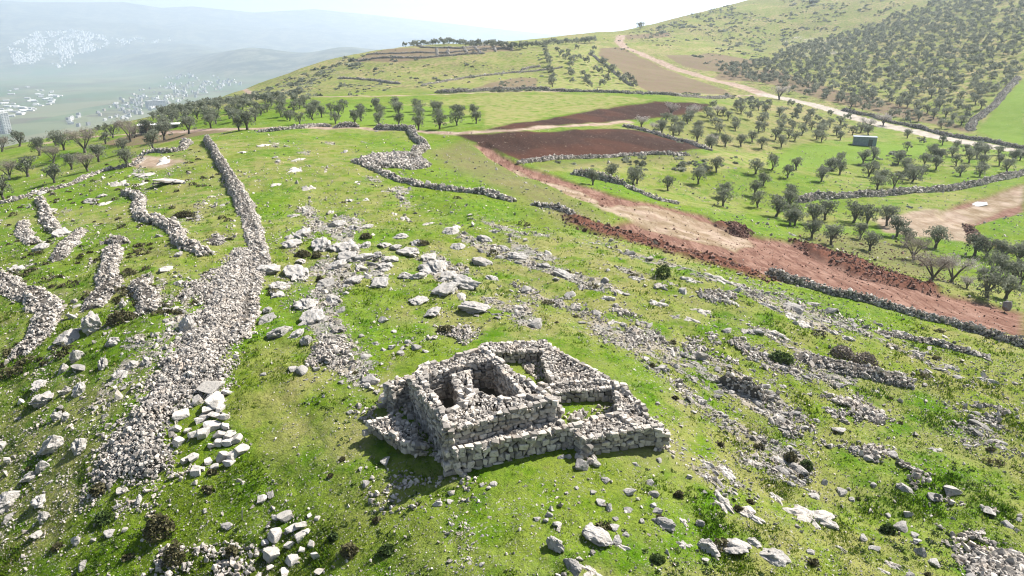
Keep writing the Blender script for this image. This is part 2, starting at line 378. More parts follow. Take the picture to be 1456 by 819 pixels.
M['twig'] = make_leaf('bare_twigs', (.15, .125, .10), (.33, .285, .235), .2)
M['blossom'] = make_leaf('almond_blossom', (.26, .23, .205), (.56, .51, .48), .3)
M['bushgreen'] = make_leaf('green_bush', (.030, .055, .012), (.085, .130, .030), .3)
M['bark'] = make_plain('bark', (.07, .06, .048), (.15, .13, .11), 6)
M['grassblade'] = make_grassblade()
M['plaster'] = make_plain('pale_plaster', (.55, .53, .50), (.74, .72, .69), .15)
M['window'] = make_plain('dark_window', (.05, .055, .065), (.09, .10, .11), .3, .3, .5)
M['concrete'] = make_plain('grey_concrete', (.27, .265, .26), (.38, .37, .36), .3)
M['tin'] = make_plain('blue_grey_sheet', (.19, .225, .28), (.27, .31, .36), 1.5, .5, .4)
M['roof_white'] = make_plain('white_sheet_roof', (.50, .49, .47), (.68, .67, .65), .05, .5)
M['redtile'] = make_plain('red_roof', (.30, .16, .12), (.40, .24, .18), .5)
M['wood'] = make_plain('weathered_wood', (.36, .31, .25), (.52, .47, .39), 8)
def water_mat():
    m, t = nt('puddle_water'); n = N(t); n.out(n.bsdf((.40, .37, .34), .10, None, 1.0)); return m  # milky muddy water, with the glare on it painted into the pale base
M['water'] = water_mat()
exec_order = None
# ------------------------------------------------------------------ the ground sheet (one sheet, cut along its zones)
def build_ground():
    th = 52.0; rr = [9.0]
    while rr[-1] < 15000:
        r = rr[-1]; a = math.atan2(18.0, r)
        dr = r * R(.115) / (math.sin(a) * math.cos(a))
        cap = .0085 if r < 1000 else .012
        rr.append(r + min(dr, cap * r))
    rr = np.array([.5, 3, 6] + rr)
    az = np.concatenate([np.arange(-180, -52, 4.0), np.arange(-52, 52.001, .118), np.arange(56, 180, 4.0)])
    nr, na = len(rr), len(az); A = np.radians(az)
    X = (rr[:, None] * np.sin(A)[None]).ravel(); Y = (rr[:, None] * np.cos(A)[None]).ravel()
    z = zmacro(X, Y) + zmicro(X, Y); r = np.hypot(X, Y)
    dens = rockfield(X, Y) * (1 - sstep(300, 420, r))
    m = {k: np.zeros(len(X)) for k in ('plough', 'fallow', 'red', 'sparse', 'bank', 'pale', 'crop', 'meadow', 'orchard')}
    for k, pls in ZONES.items():
        for i, pl in enumerate(pls): m[k] = np.maximum(m[k], soft(X, Y, pl, .7 if k != 'sparse' else 3, 1.9 if k == 'pale' else 1.0 if k in ('red', 'sparse', 'bank') else .35, i))
    trk = np.zeros(len(X)); road = np.zeros(len(X))
    for pts, w in LINES['track']:
        d = line_d(X, Y, pts) + (fbm(X / 5, Y / 5, 2, 77) - .5) * 1.4; trk = np.maximum(trk, 1 - sstep(w - .6, w + .6, d))
    for pts, w in LINES['road']:
        d = line_d(X, Y, pts) + (fbm(X / 5, Y / 5, 2, 78) - .5) * .8; road = np.maximum(road, 1 - sstep(w - .4, w + .4, d))
    far = sstep(0, 1, (poly_sd(X, Y, HILL) - 15) / 30); far[r > 2200] = 1
    vroad = np.zeros(len(X))
    for s in ('0,172 50,162 110,150', '35,194 52,182 78,166', '85,138 98,153', '0,148 40,140 100,137', '356,60 360,92 372,104', '230,92 150,96 100,98'):
        pts = cast(P(s)); vroad = np.maximum(vroad, 1 - sstep(6, 14, line_d(X, Y, pts)))
    vroad *= far; patch = 0
    farcol = sstep(8, 60, z + 190) * far
    # land use beyond the near field
    hillr = sstep(235, 330, r) * (1 - far)
    dry = np.clip(.28 * fbm(X / 22, Y / 22, 3, 91) + .7 * sstep(.5, .66, fbm(X / 14, Y / 14, 3, 93)) * .55 + hillr * .5 + m['orchard'] * .35 + m['meadow'] * .75, 0, 1)
    for pl, v in ((cast(P('330,500 480,470 520,620 420,680 345,620')), .55), (cast(P('500,560 560,520 560,640 700,690 760,680 520,730 470,640')), .6), (cast(P('380,240 520,215 640,330 420,330')), .45)):
        dry = np.maximum(dry, v * soft(X, Y, pl, 3, 2) * (.5 + fbm(X / 2, Y / 2, 3, 95)))
    leftz = soft(X, Y, cast(P('0,215 280,205 340,300 340,420 200,500 0,560 -80,560 -80,215')), 4, 3)
    scrub = np.clip(leftz * .42 * sstep(.4, .6, fbm(X / 6, Y / 6, 3, 97)) + hillr * 1.0 * sstep(.32, .58, fbm(X / 26, Y / 26, 4, 99)), 0, 1)
    rh = soft(X, Y, cast(P('1060,60 1200,0 1456,0 1456,95 1300,85 1100,110')), 12, 8)
    scrub = np.maximum(scrub, rh * .6 * sstep(.35, .6, fbm(X / 12, Y / 12, 3, 101)))
    rh2 = soft(X, Y, cast(P('350,140 420,105 500,84 520,92 470,112 420,140')), 10, 8); scrub = np.maximum(scrub, rh2 * .9); dens = np.maximum(dens, rh2 * .8 * fbm(X / 6, Y / 6, 3, 103))
    rh3 = soft(X, Y, cast(P('1130,55 1200,50 1210,75 1140,80')), 6, 5); dens = np.maximum(dens, rh3 * .8 * fbm(X / 4, Y / 4, 3, 104) * 1.6)
    nof = 1 - np.clip(m['plough'] + m['fallow'] + m['red'] + m['pale'] + m['crop'] + m['meadow'] + trk + road + m['orchard'] * .8, 0, 1)
    dens *= nof * (1 - far); scrub *= nof * (1 - far)
    dry *= 1 - .8 * m['crop']; fal = np.maximum(m['fallow'] * .9, m['sparse'] * .55); fal = np.maximum(fal, m['orchard'] * .22)
    # the graded road and banks sit in the land
    z = z - .45 * m['red'] * (1 - m['bank']) + .95 * m['bank'] * (fbm(X / 1.5, Y / 1.5, 3, 105) - .15) + .10 * m['plough'] * (fbm(X / .7, Y / .7, 2, 107) - .5)
    m['pale'] *= .85 - .5 * m['red'] * sstep(.40, .62, fbm(X / 3, Y / 3, 4, 108)); soil = m['red'] * (1 - m['pale'] * .75)
    pale = np.clip(np.maximum(np.maximum(m['pale'], trk * .95), np.maximum(road, vroad)), 0, 1) * (1 - .0 * m['bank'])
    
    V = np.stack([X, Y, z], 1)
    cls = np.zeros(len(X), int); names = ['hillside', 'ploughed_field', 'fallow_field', 'bulldozed_track', 'dirt_track', 'road', 'crop_field', 'valley', 'mountains']
    cls[far > .5] = 7; cls[(far > .5) & (r > 4200)] = 8
    cls[m['crop'] > .5] = 6; cls[m['fallow'] > .5] = 2; cls[m['plough'] > .5] = 1; cls[(m['red'] > .5) | (m['pale'] > .5)] = 3; cls[trk > .5] = 4; cls[road > .5] = 5
    i, j = np.meshgrid(np.arange(nr - 1), np.arange(na), indexing='ij'); j2 = (j + 1) % na
    Q = np.stack([i * na + j, (i + 1) * na + j, (i + 1) * na + j2, i * na + j2], -1).reshape(-1, 4)[:, ::-1]
    fc = cls[Q[:, 0]]
    cols = {'m1': np.stack([soil, pale, m['plough'], m['crop'] * .8 + m['meadow'] * .3], 1), 'm2': np.stack([np.clip(dry, 0, 1), dens, scrub, far], 1),
            'm3': np.stack([fal, farcol, m['bank'], np.clip(road, 0, 1)], 1)}
    labels = {'hillside': ('stony green grass hillside around the stone ruin', 'hillside'), 'ploughed_field': ('dark red-brown ploughed fields beyond the hilltop', 'field'),
     'fallow_field': ('brown fallow plots on the far slopes', 'field'), 'bulldozed_track': ('freshly bulldozed red earth track below the long right wall', 'track'),
     'dirt_track': ('pale dirt track running past the olive rows and uphill', 'track'), 'road': ('pale gravel road crossing below the olive hillside', 'road'),
     'crop_field': ('bright green crop fields among the orchards', 'field'), 'valley': ('hazy green valley floor with fields and roads', 'valley'), 'mountains': ('blue hazy mountains beyond the valley', 'mountain')}
    for c, nm in enumerate(names):
        q = Q[fc == c]
        if not len(q): continue
        used, inv = np.unique(q.ravel(), return_inverse=True)
        me = mesh_np(nm, V[used], inv, np.arange(len(q)) * 4, [M['ground']], smooth=True)
        for k, a in cols.items():
            at = me.attributes.new(k, 'FLOAT_COLOR', 'POINT'); at.data.foreach_set('color', np.ascontiguousarray(a[used], np.float32).ravel())
        tag(link(nm, me), labels[nm][0], labels[nm][1], kind='structure')
build_ground()

# ------------------------------------------------------------------ stones
def make_protos(n, blocky, npts, seed):
    out = []; rg = random.Random(seed)
    for k in range(n):
        bm = bmesh.new()
        for i in range(npts):
            p = Vector((rg.gauss(0, 1), rg.gauss(0, 1), rg.gauss(0, 1))).normalized()
            e = blocky; q = Vector([math.copysign(abs(c) ** e, c) for c in p]); mx = max(abs(c) for c in q)
            q = q / (mx if blocky < .7 else q.length) * .5 * rg.uniform(.82, 1.0); bm.verts.new(q)
        r = bmesh.ops.convex_hull(bm, input=bm.verts)
        bmesh.ops.delete(bm, geom=[v for v in bm.verts if not v.link_faces], context='VERTS')
        bm.verts.index_update()
        V = np.array([v.co for v in bm.verts]); Fc = np.array([[v.index for v in f.verts] for f in bm.faces]); bm.free(); out.append((V, Fc))
    return out
RUB = make_protos(16, .75, 13, 3); BLK = make_protos(16, .30, 20, 5); CHIP = make_protos(12, .9, 9, 9)
def rot_random(n):
    q = RNG.normal(size=(n, 4)); q /= np.linalg.norm(q, axis=1)[:, None]; return quat(q)
def quat(q):
    w, x, y, z = q.T
    return np.stack([1 - 2 * (y * y + z * z), 2 * (x * y - z * w), 2 * (x * z + y * w), 2 * (x * y + z * w), 1 - 2 * (x * x + z * z), 2 * (y * z - x * w),
                     2 * (x * z - y * w), 2 * (y * z + x * w), 1 - 2 * (x * x + y * y)], 1).reshape(-1, 3, 3)
def rot_z(a, tilt=.12):
    n = len(a); ca, sa = np.cos(a), np.sin(a); Rz = np.zeros((n, 3, 3)); Rz[:, 0, 0] = ca; Rz[:, 0, 1] = -sa; Rz[:, 1, 0] = sa; Rz[:, 1, 1] = ca; Rz[:, 2, 2] = 1
    q = np.concatenate([np.ones((n, 1)), RNG.normal(size=(n, 3)) * tilt * .5], 1); q /= np.linalg.norm(q, axis=1)[:, None]
    return Rz @ quat(q)
class Stones:
    def __init__(s): s.V = []; s.L = []; s.T = []; s.base = 0; s.ls = []; s.nl = 0
    def add(s, pos, scale, rot, tone, protos):
        pos = np.asarray(pos, float); n = len(pos)
        if n == 0: return s
        if scale.ndim == 1: scale = scale[:, None] * np.ones(3)
        pid = RNG.integers(0, len(protos), n)
        for k, (pv, pf) in enumerate(protos):
            ii = np.where(pid == k)[0]
            if not len(ii): continue
            v = pv[None] * scale[ii][:, None]; v = np.einsum('nij,nkj->nki', rot[ii], v) + pos[ii][:, None]
            f = pf[None] + (np.arange(len(ii)) * len(pv))[:, None, None] + s.base
            s.V.append(v.reshape(-1, 3)); s.T.append(np.repeat(tone[ii], len(pv))); s.L.append(f.ravel()); s.base += len(ii) * len(pv)
        return s
    def raw(s, V, tris, tone=.2):
        s.V.append(np.asarray(V, float)); s.T.append(np.full(len(V), tone)); s.L.append((np.asarray(tris) + s.base).ravel()); s.base += len(V)
    def build(s, name, mat, parent=None, smooth=False):
        V = np.concatenate(s.V); L = np.concatenate(s.L); T = np.concatenate(s.T)
        return link(name, mesh_np(name, V, L, np.arange(len(L) // 3) * 3, [mat], T, smooth), parent)
def lognorm(n, m, s): return m * np.exp(RNG.normal(size=n) * s)

def resample(pts, step):
    pts = np.asarray(pts, float); d = np.concatenate([[0], np.cumsum(np.hypot(*np.diff(pts, axis=0).T))])
    n = max(2, int(d[-1] / step) + 1); s = np.linspace(0, d[-1], n)
    return np.stack([np.interp(s, d, pts[:, 0]), np.interp(s, d, pts[:, 1])], 1), s, d[-1]

def dry_wall(label, uv, width, height, size=.26, name='dry_stone_wall', ragged=.35, mat='stone', cat='wall', group=None, crest=2.0, lo=.5, pts=None):
    """heaped or coursed dry stone wall along a line on the ground: a core bank under many stones, one mesh"""
    pts = cast(P(uv)) if pts is None else pts
    c, s, L = resample(pts, max(.5, size))
    sd = RNG.integers(0, 999); c = c + np.stack([fbm(s / 2.5, s * 0 + sd, 2, 3) - .5, fbm(s / 2.5, s * 0 + sd + 50, 2, 4) - .5], 1) * float(np.mean(width)) * .35
    tg = np.gradient(c, axis=0); tg /= np.linalg.norm(tg, axis=1)[:, None] + 1e-9; nrm = np.stack([-tg[:, 1], tg[:, 0]], 1)
    wv = np.interp(s, np.linspace(0, L, len(np.atleast_1d(width))), np.atleast_1d(width)) * (.75 + .5 * fbm(s / 3, s * 0 + sd, 3, 6))
    hv = np.interp(s, np.linspace(0, L, len(np.atleast_1d(height))), np.atleast_1d(height)) * (1 - ragged + 2 * ragged * fbm(s / 2.2, s * 0 + sd, 3, 7))
    tp = np.clip(np.minimum(s, L - s) / (np.mean(wv) * .8), 0, 1) ** .6; hv = hv * (.04 + .96 * tp); wv = wv * (.45 + .55 * tp)
    S = Stones(); prof = np.array([-1, -.85, -.4, 0, .4, .85, 1]); ph = 1 - np.abs(prof) ** crest
    px = c[:, None, 0] + nrm[:, None, 0] * prof * wv[:, None] * .5; py = c[:, None, 1] + nrm[:, None, 1] * prof * wv[:, None] * .5
    g = Zf(px.ravel(), py.ravel()).reshape(px.shape)
    pz = g + ph * hv[:, None] * .76 - .12 * (np.abs(prof) > .9)
    n = len(c); V = np.stack([px, py, pz], -1).reshape(-1, 3); k = len(prof)
    i, j = np.meshgrid(np.arange(n - 1), np.arange(k - 1), indexing='ij'); a = (i * k + j).ravel()
    S.raw(V, np.concatenate([np.stack([a, a + k, a + 1], 1), np.stack([a + 1, a + k, a + k + 1], 1)]), .05)
    area = L * (np.mean(wv) + 1.6 * np.mean(hv)); ns = int(area / (size * size * .60))
    u = RNG.uniform(0, 1, ns) * (n - 1); i0 = np.clip(u.astype(int), 0, n - 2); fr = (u - i0)[:, None]
    t = np.sign(RNG.uniform(-1, 1, ns)) * RNG.uniform(0, 1, ns) ** lo; t = np.clip(t * 1.04, -1.08, 1.08)
    cc = c[i0] * (1 - fr) + c[i0 + 1] * fr; nn = nrm[i0]; w_ = wv[i0]; h_ = hv[i0]
    x = cc[:, 0] + nn[:, 0] * t * w_ * .5; y = cc[:, 1] + nn[:, 1] * t * w_ * .5
    sz = np.clip(lognorm(ns, size, .38), size * .35, size * 2.6)
    zz = Zf(x, y) + np.clip(1 - np.abs(t) ** crest, 0, 1) * h_ * RNG.uniform(.72, 1.0, ns) + sz * .08
    sc3 = sz[:, None] * RNG.uniform(.65, 1.35, (ns, 3)); sc3[:, 2] *= .8
    S.add(np.stack([x, y, zz], 1), sc3, rot_random(ns), RNG.uniform(.1, 1, ns), RUB)
    o = S.build(name, M[mat]); return tag(o, label, cat, group, 'thing')

def rubble_area(label, poly, height, size=.2, name='rubble_heap', cat='rubble', group=None, edge=1.2, dens=1.0, mat='stone'):
    """spread or bank of loose rubble inside an outline on the ground"""
    poly = np.asarray(poly); lo = poly.min(0); hi = poly.max(0); A = .5 * abs(np.dot(poly[:, 0], np.roll(poly[:, 1], 1)) - np.dot(poly[:, 1], np.roll(poly[:, 0], 1)))
    S = Stones(); st = max(.25, size * 1.4)
    gx = np.arange(lo[0] - st, hi[0] + st, st); gy = np.arange(lo[1] - st, hi[1] + st, st); GX, GY = np.meshgrid(gx, gy); sh = GX.shape
    def hgt(x, y):
        d = poly_sd(x, y, poly) + (fbm(x / 1.6, y / 1.6, 3, 21) - .5) * edge * 1.1
        return d, height * sstep(0, edge, -d) * (.55 + .8 * fbm(x / 1.8, y / 1.8, 3, 23))
    d, h = hgt(GX.ravel(), GY.ravel()); gz = Zf(GX.ravel(), GY.ravel()) + h * .82 - .07
    ok = (d < .1).reshape(sh); q = ok[:-1, :-1] & ok[1:, :-1] & ok[:-1, 1:] & ok[1:, 1:]
    if height > .33 and q.any():
        idx = np.arange(GX.size).reshape(sh); a = idx[:-1, :-1][q]; b = idx[:-1, 1:][q]; c = idx[1:, 1:][q]; e = idx[1:, :-1][q]
        S.raw(np.stack([GX.ravel(), GY.ravel(), gz], 1), np.concatenate([np.stack([a, b, c], 1), np.stack([a, c, e], 1)]), .05)
    n = int(dens * A * 1.5 / (size * size * .55)); x = RNG.uniform(lo[0], hi[0], n * 3); y = RNG.uniform(lo[1], hi[1], n * 3)
    d, h = hgt(x, y); k = RNG.uniform(0, 1, len(d)) < np.clip(-d / (edge * .9) + .30, 0, 1) * (1 if dens >= 1 else sstep(.34, .58, fbm(x / 1.3, y / 1.3, 3, 25))); k &= np.cumsum(k) <= n; x, y, h = x[k], y[k], h[k]; n = len(x)
    sz = np.clip(lognorm(n, size, .45), size * .35, size * 3.0)
    S.add(np.stack([x, y, Zf(x, y) + h + sz * .12], 1), sz[:, None] * RNG.uniform(.6, 1.3, (n, 3)), rot_random(n), RNG.uniform(.1, .9, n), RUB)
    return tag(S.build(name, M[mat]), label, cat, group, 'stuff' if name == 'rubble_patch' else 'thing')

# ------------------------------------------------------------------ the ruin
from mathutils.geometry import tessellate_polygon
def masonry(name, poly, h, parent, face=.34, top=.24, z0=None, sink=.25, hvar=.08, label=None, topn=1.0):
    """a length of dry masonry: a core prism, coursed stones on its faces, rough rubble over its top; one mesh"""
    z0 = RZ if z0 is None else z0
    poly = np.asarray(poly, float); n = len(poly)
    if np.dot(poly[:, 0], np.roll(poly[:, 1], -1)) - np.dot(poly[:, 1], np.roll(poly[:, 0], -1)) < 0: poly = poly[::-1]
    S = Stones()
    def inset(d):
        out = []
        for i in range(n):
            a, b, c = poly[i - 1], poly[i], poly[(i + 1) % n]; e1 = (b - a) / np.linalg.norm(b - a); e2 = (c - b) / np.linalg.norm(c - b)
            n1 = np.array([-e1[1], e1[0]]); n2 = np.array([-e2[1], e2[0]]); m = n1 + n2; m = m / max(.5, np.dot(m, m)) * 2
            out.append(b + m * d)
        return np.array(out)
    q = inset(.21); V = np.concatenate([np.c_[q, np.full(n, z0 - sink)], np.c_[q, np.full(n, z0 + h - .17)]])
    tri = [(i, (i + 1) % n, (i + 1) % n + n) for i in range(n)] + [(i, (i + 1) % n + n, i + n) for i in range(n)]
    tri += [tuple(k + n for k in t) for t in tessellate_polygon([[Vector((*p, 0)) for p in q]])]
    S.raw(V, tri, .02)
    hh = lambda x, y: h + (fbm(x / 1.1, y / 1.1, 3, 15) - .5) * 2 * hvar
    for i in range(n):
        a = poly[i]; b = poly[(i + 1) % n]; L = np.linalg.norm(b - a); e = (b - a) / L; inn = np.array([-e[1], e[0]]); ang = math.atan2(e[1], e[0])
        z = -sink
        while z < h - .02:
            ch = face * RNG.uniform(.55, .95) * (1.25 if z < .35 else 1); s = -RNG.uniform(0, .15)
            while s < L:
                l = face * RNG.uniform(.7, 1.75); m = s + l / 2; p = a + e * m + inn * (.13 + RNG.uniform(-.035, .035))
                if z + ch * .5 < hh(*p) + .06:
                    S.add([[p[0], p[1], z0 + z + ch / 2 + RNG.uniform(-.03, .03)]], np.array([[l * RNG.uniform(.96, 1.05), face * RNG.uniform(.9, 1.1), ch * RNG.uniform(.95, 1.08)]]), rot_z(np.array([ang + RNG.normal() * .06]), .09), RNG.uniform(.12, 1, 1), BLK)
                s += l
            z += ch * .94
    lo = poly.min(0); hi = poly.max(0); A = .5 * abs(np.dot(poly[:, 0], np.roll(poly[:, 1], 1)) - np.dot(poly[:, 1], np.roll(poly[:, 0], 1)))
    k = int(topn * A / (top * top * .33)); x = RNG.uniform(lo[0], hi[0], k * 4); y = RNG.uniform(lo[1], hi[1], k * 4); ok = poly_sd(x, y, poly) < .02; x = x[ok][:k]; y = y[ok][:k]; k = len(x)
    sz = np.clip(lognorm(k, top, .38), top * .4, top * 2.2)
    zt_ = z0 + hh(x, y) - .07 + RNG.uniform(-.05, .06, k)
    sc3 = sz[:, None] * RNG.uniform(.75, 1.4, (k, 3)); sc3[:, 2] *= .62; S.add(np.stack([x, y, zt_], 1), sc3, rot_z(RNG.uniform(0, 6.28, k), .75), RNG.uniform(.12, 1, k), RUB)
    o = S.build(name, M['stone'], parent)
    if label: o['label'] = label
    return o
def build_ruin():
    base = castz([(648, 671)], 0)[0]
    root = empty('stone_ruin', (0, 0, 0))
    tag(root, 'ruined dry stone watchtower with two roofless pits and low rubble walled yard', 'ruin')
    T = 1.85; L = .92
    c = lambda s, h: [tuple(p) for p in castz(P(s), h)]
    g = lambda s: c(s, 0)
    A = c('637,611 792,571 686,494 602,519 582,537', T)        # outer rim of the tower
    A = [np.array(p) for p in A]; pit1 = [np.array(p) for p in c('602,536 640,523 660,572 634,586', T)]; pit2 = [np.array(p) for p in c('667,515 698,511 744,564 716,569 674,553', T)]
    fl, fr, br, bl, ml = A
    # tower walls: front, right, back, left and the wall between the pits, butted end to end
    f1, f2, f3 = pit1[3], pit1[2], pit2[4]
    masonry('front_wall', [fl, fr, pit2[2], pit2[3], f3, f2, f1], T, root, .30, .18)
    masonry('side_wall', [fr, br, pit2[1], pit2[2]], T + .02, root, .28, .18)
    masonry('back_wall', [br, bl, pit1[0], pit1[1], pit2[0], pit2[1]], T - .03, root, .28, .19)
    masonry('side_wall', [bl, ml, fl, f1, pit1[0]], T + .03, root, .29, .19)
    masonry('partition_wall', [pit1[1], pit1[2], pit2[4], pit2[0]], 1.45, root, .26, .19, hvar=.16)
    # front step under the tower
    p0, p1 = [np.array(p) for p in g('648,669 816,634')]; off = .12
    e = (fr - fl) / np.linalg.norm(fr - fl); nn = np.array([e[1], -e[0]])
    masonry('front_terrace', [p0, p1, p1 + (fr - p1) * .55, fr + nn * .06, fl + nn * .06 - e * .1], L, root, .30, .19, hvar=.14)
    # pit floors
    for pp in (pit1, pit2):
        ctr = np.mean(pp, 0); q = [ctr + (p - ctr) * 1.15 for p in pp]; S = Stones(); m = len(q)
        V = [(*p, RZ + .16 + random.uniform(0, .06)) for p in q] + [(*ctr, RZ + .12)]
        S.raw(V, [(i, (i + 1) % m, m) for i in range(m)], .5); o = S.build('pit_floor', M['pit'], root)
    # yard walls to the right and behind
    masonry('yard_back_wall', c('689,487 776,483 786,495 772,499 700,500', .95), .95, root, .27, .18)
    masonry('yard_rubble_bank', c('786,495 889,549 875,551 868,542 786,549 776,530 770,508 776,501', .78), .78, root, .27, .16, hvar=.18)
    masonry('cross_wall', c('768,546 868,542 875,551 783,558', .72), .70, root, .27, .16)
    masonry('yard_side_wall', c('889,550 943,607 905,604 880,588 873,559', .75), .74, root, .28, .18, hvar=.15)
    masonry('yard_front_wall', c('830,626 942,606 905,604 880,586 846,592 808,601 808,613', .72), .72, root, .30, .16, hvar=.12)
    # stub and low platform to the left of the tower
    masonry('stub_wall', c('545,545 581,533 583,541 556,552', 1.25), 1.2, root, .28, .18, hvar=.22)
    masonry('rubble_platform', c('521,601 556,590 592,604 597,636 571,629 545,614', .32), .30, root, .26, .17, hvar=.16)
    # stones fallen against the foot of the walls, still one heap with them
    S = Stones()
    for s, n, sz in (('610,545 640,535 655,570 632,580', 40, .2), ('672,525 697,520 735,562 716,566', 70, .18), ('640,690 700,690 690,675 655,672', 26, .16), ('545,560 585,560 600,600 640,660 620,650 575,610 550,590', 260, .22), ('826,622 850,640 845,655 820,650', 45, .26), ('700,505 770,503 785,545 762,545 735,518', 330, .17), ('800,588 870,574 878,586 846,592 806,600', 70, .17), ('806,595 830,582 838,592 812,600', 40, .2), ('930,630 955,628 950,606 940,604', 60, .22)):
        q = np.array(g(s)); lo = q.min(0); hi = q.max(0); x = RNG.uniform(lo[0], hi[0], n * 4); y = RNG.uniform(lo[1], hi[1], n * 4); k = poly_sd(x, y, q) < 0; x = x[k][:n]; y = y[k][:n]; n = len(x)
        z = lognorm(n, sz, .4); S.add(np.stack([x, y, Zf(x, y) + z * .2], 1), z[:, None] * RNG.uniform(.6, 1.3, (n, 3)), rot_random(n), RNG.uniform(.2, 1, n), RUB)
    tag(S.build('fallen_rubble', M['stone'], root), kind='stuff')
build_ruin()

# ------------------------------------------------------------------ walls and rubble
dry_wall('long dry stone wall running downhill from the far track', '294,200 303,213 317,236 330,259 342,281 352,301 362,326 367,350 371,376 357,411 350,450 339,484', [1.2, 1.2, 1.4, 1.7, 2.0, 1.6, 1.4, 1.2], [1.25, 1.25, 1.3, 1.3, .9, .45, .32, .28], .21)
rubble_area('broad collapsed rubble bank widening downhill below the long wall', cast(P('338,350 371,350 371,382 357,412 352,450 341,487 322,535 300,560 262,575 246,592 246,640 270,676 222,690 142,682 130,645 160,604 200,562 232,520 256,482 274,450 288,412 305,378')), .36, .14, 'rubble_bank', 'rubble', edge=2.0)
for a in (
 ('crooked low stone wall on the left slope beside the long wall', '177,274 199,282 197,298 204,312 234,320 252,330 255,347 269,356 294,366', 1.6, .9),
 ('thick ruined wall stub with stepped end on the left slope', '140,349 160,345 176,348', 1.9, 1.1), ('broken stone wall dropping downhill from the thick stub', '163,350 161,368 152,395 158,410 142,422 133,437', 1.7, 1.0),
 ('curved stone wall at the left picture edge', '-20,392 4,400 22,412 50,420 66,438 66,460 58,475 42,490 24,512', 2.0, .8),
 ('short ragged wall beside the dark thorn bush', '206,395 195,410 210,423 214,440 211,447', 1.5, .9), ('short straight wall left of the thick stub', '80,369 100,347 114,329', 1.5, .9),
 ('small crumbling wall near left edge', '54,285 67,300 65,312 80,330', 1.4, .8), ('small crumbling wall of pale lumps at far left', '30,316 36,335 50,346', 1.4, .8),
 ('low terrace wall below the left orchard trees', '-10,292 30,283 54,274 85,266 107,260 145,244 188,236 203,227', 1.3, .5), ('low wall of a sheepfold under the left trees', '197,221 215,218 240,217 258,213 269,206 262,202', 1.6, .9),
 ('far wall along the dirt track, left stretch', '364,187 400,185 430,182 452,179 470,180', 1.6, .9), ('short thick wall segment beside the far dirt track', '473,181 492,181 511,181', 2.2, 1.6),
 ('far wall turning down from the track onto the hilltop', '533,182 552,184 584,187 590,196 603,206 604,212 592,219 588,230', 2.0, 1.5),
 ('wall running right from the hilltop stone platform', '504,229 524,238 545,246 562,254 600,263 640,270 690,277 729,286', 1.6, .7), ('high stone wall standing beside the red track', '812,247 835,251 862,257 889,265', 2.0, 1.8),
 ('low stone bank continuing down from the high wall', '889,266 903,272 925,279 943,284 965,290', 1.6, .6), ('short dark wall above the red earth bank', '758,290 780,296 800,301 819,311', 1.3, .7),
 ('long straight boundary wall below the red track', '1092,386 1120,397 1150,408 1186,421 1242,435 1307,451 1361,465 1414,483 1470,499', 1.2, .9), ('stone wall along the lower orchard terrace', '1130,288 1159,283 1226,279 1280,275 1334,272 1371,267 1410,258 1441,251 1470,243', 2.0, 1.3),
 ('low wall edging the dark ploughed field', '736,231 782,227 822,224 876,223 916,220 980,219', 1.4, .6), ('wall between ploughed field and blossom orchard', '886,180 915,186 943,194 983,205 1010,214', 1.6, .9),
 ('stone wall climbing right beside the green field', '1380,186 1384,172 1400,160 1414,150 1432,128 1447,110', 3.2, 1.5), ('dark wall along the upper side of the gravel road', '1196,158 1240,166 1270,175 1310,183 1360,195 1410,203 1470,215', 1.0, 1.4),
 ('dark boulder wall on the slope right of the ruin', '1018,538 1038,546 1056,552 1072,562 1090,574', .9, 1.0), ('pale stone bank beside the brown bushes', '1128,509 1160,516 1200,528 1240,538 1280,545 1299,550', 1.5, .6),
 ('thin stone line across the right slope', '1245,473 1290,478 1330,486 1355,495 1409,512', .8, .35), ('hedge-like wall along the middle track', '618,132 660,131 700,129 740,128 782,129', 2.0, 1.5),
 ('terrace wall under the far strip orchard', '782,129 830,131 900,133 960,137 1040,138', 1.8, 1.2), ('ridge terrace wall below the brown plots', '497,89 540,85 600,83 640,80 690,76', 2.0, 1.4),
 ('middle ridge terrace wall between the brown plots', '520,79.5 580,77 640,75 728,69', 1.6, 1.1), ('upper ridge terrace wall under the tree line', '545,70 600,69 660,69 728,64', 2.0, 1.4), ('faint field wall across the far green slope', '600,120 660,110 720,103 800,98', 1.4, .9),
 ('short dark wall high on the far green slope', '741,99 752,96 769,95', 1.8, 1.3), ('curved field wall low on the far slope', '480,110 510,110 540,115 568,119', 1.8, 1.2), ('far wall beside the brown slope field', '838,75 850,85 870,102 900,124', 1.8, 1.3)):
    dep = 60 if float(a[1].split()[0].split(',')[1]) > 300 else 120
    lft = float(a[1].split()[0].split(',')[0]) < 230 and dep == 60; dry_wall(a[0], a[1], a[2] * (1.0 if lft else .85), a[3] * (.55 if lft else .85), .18 if dep == 60 else .32, ragged=.85 if lft else .4)
for i, s in enumerate(('621,70 622,79', '637,71 638,78', '658,67 664,76', '674,68 684,76', '700,65 705,73', '722,63 728,70')):
    dry_wall(ordinal(i + 1) + ' short plot divider wall from the left on the far ridge', s, 1.5, .9, .35, group='divider walls on the far ridge')
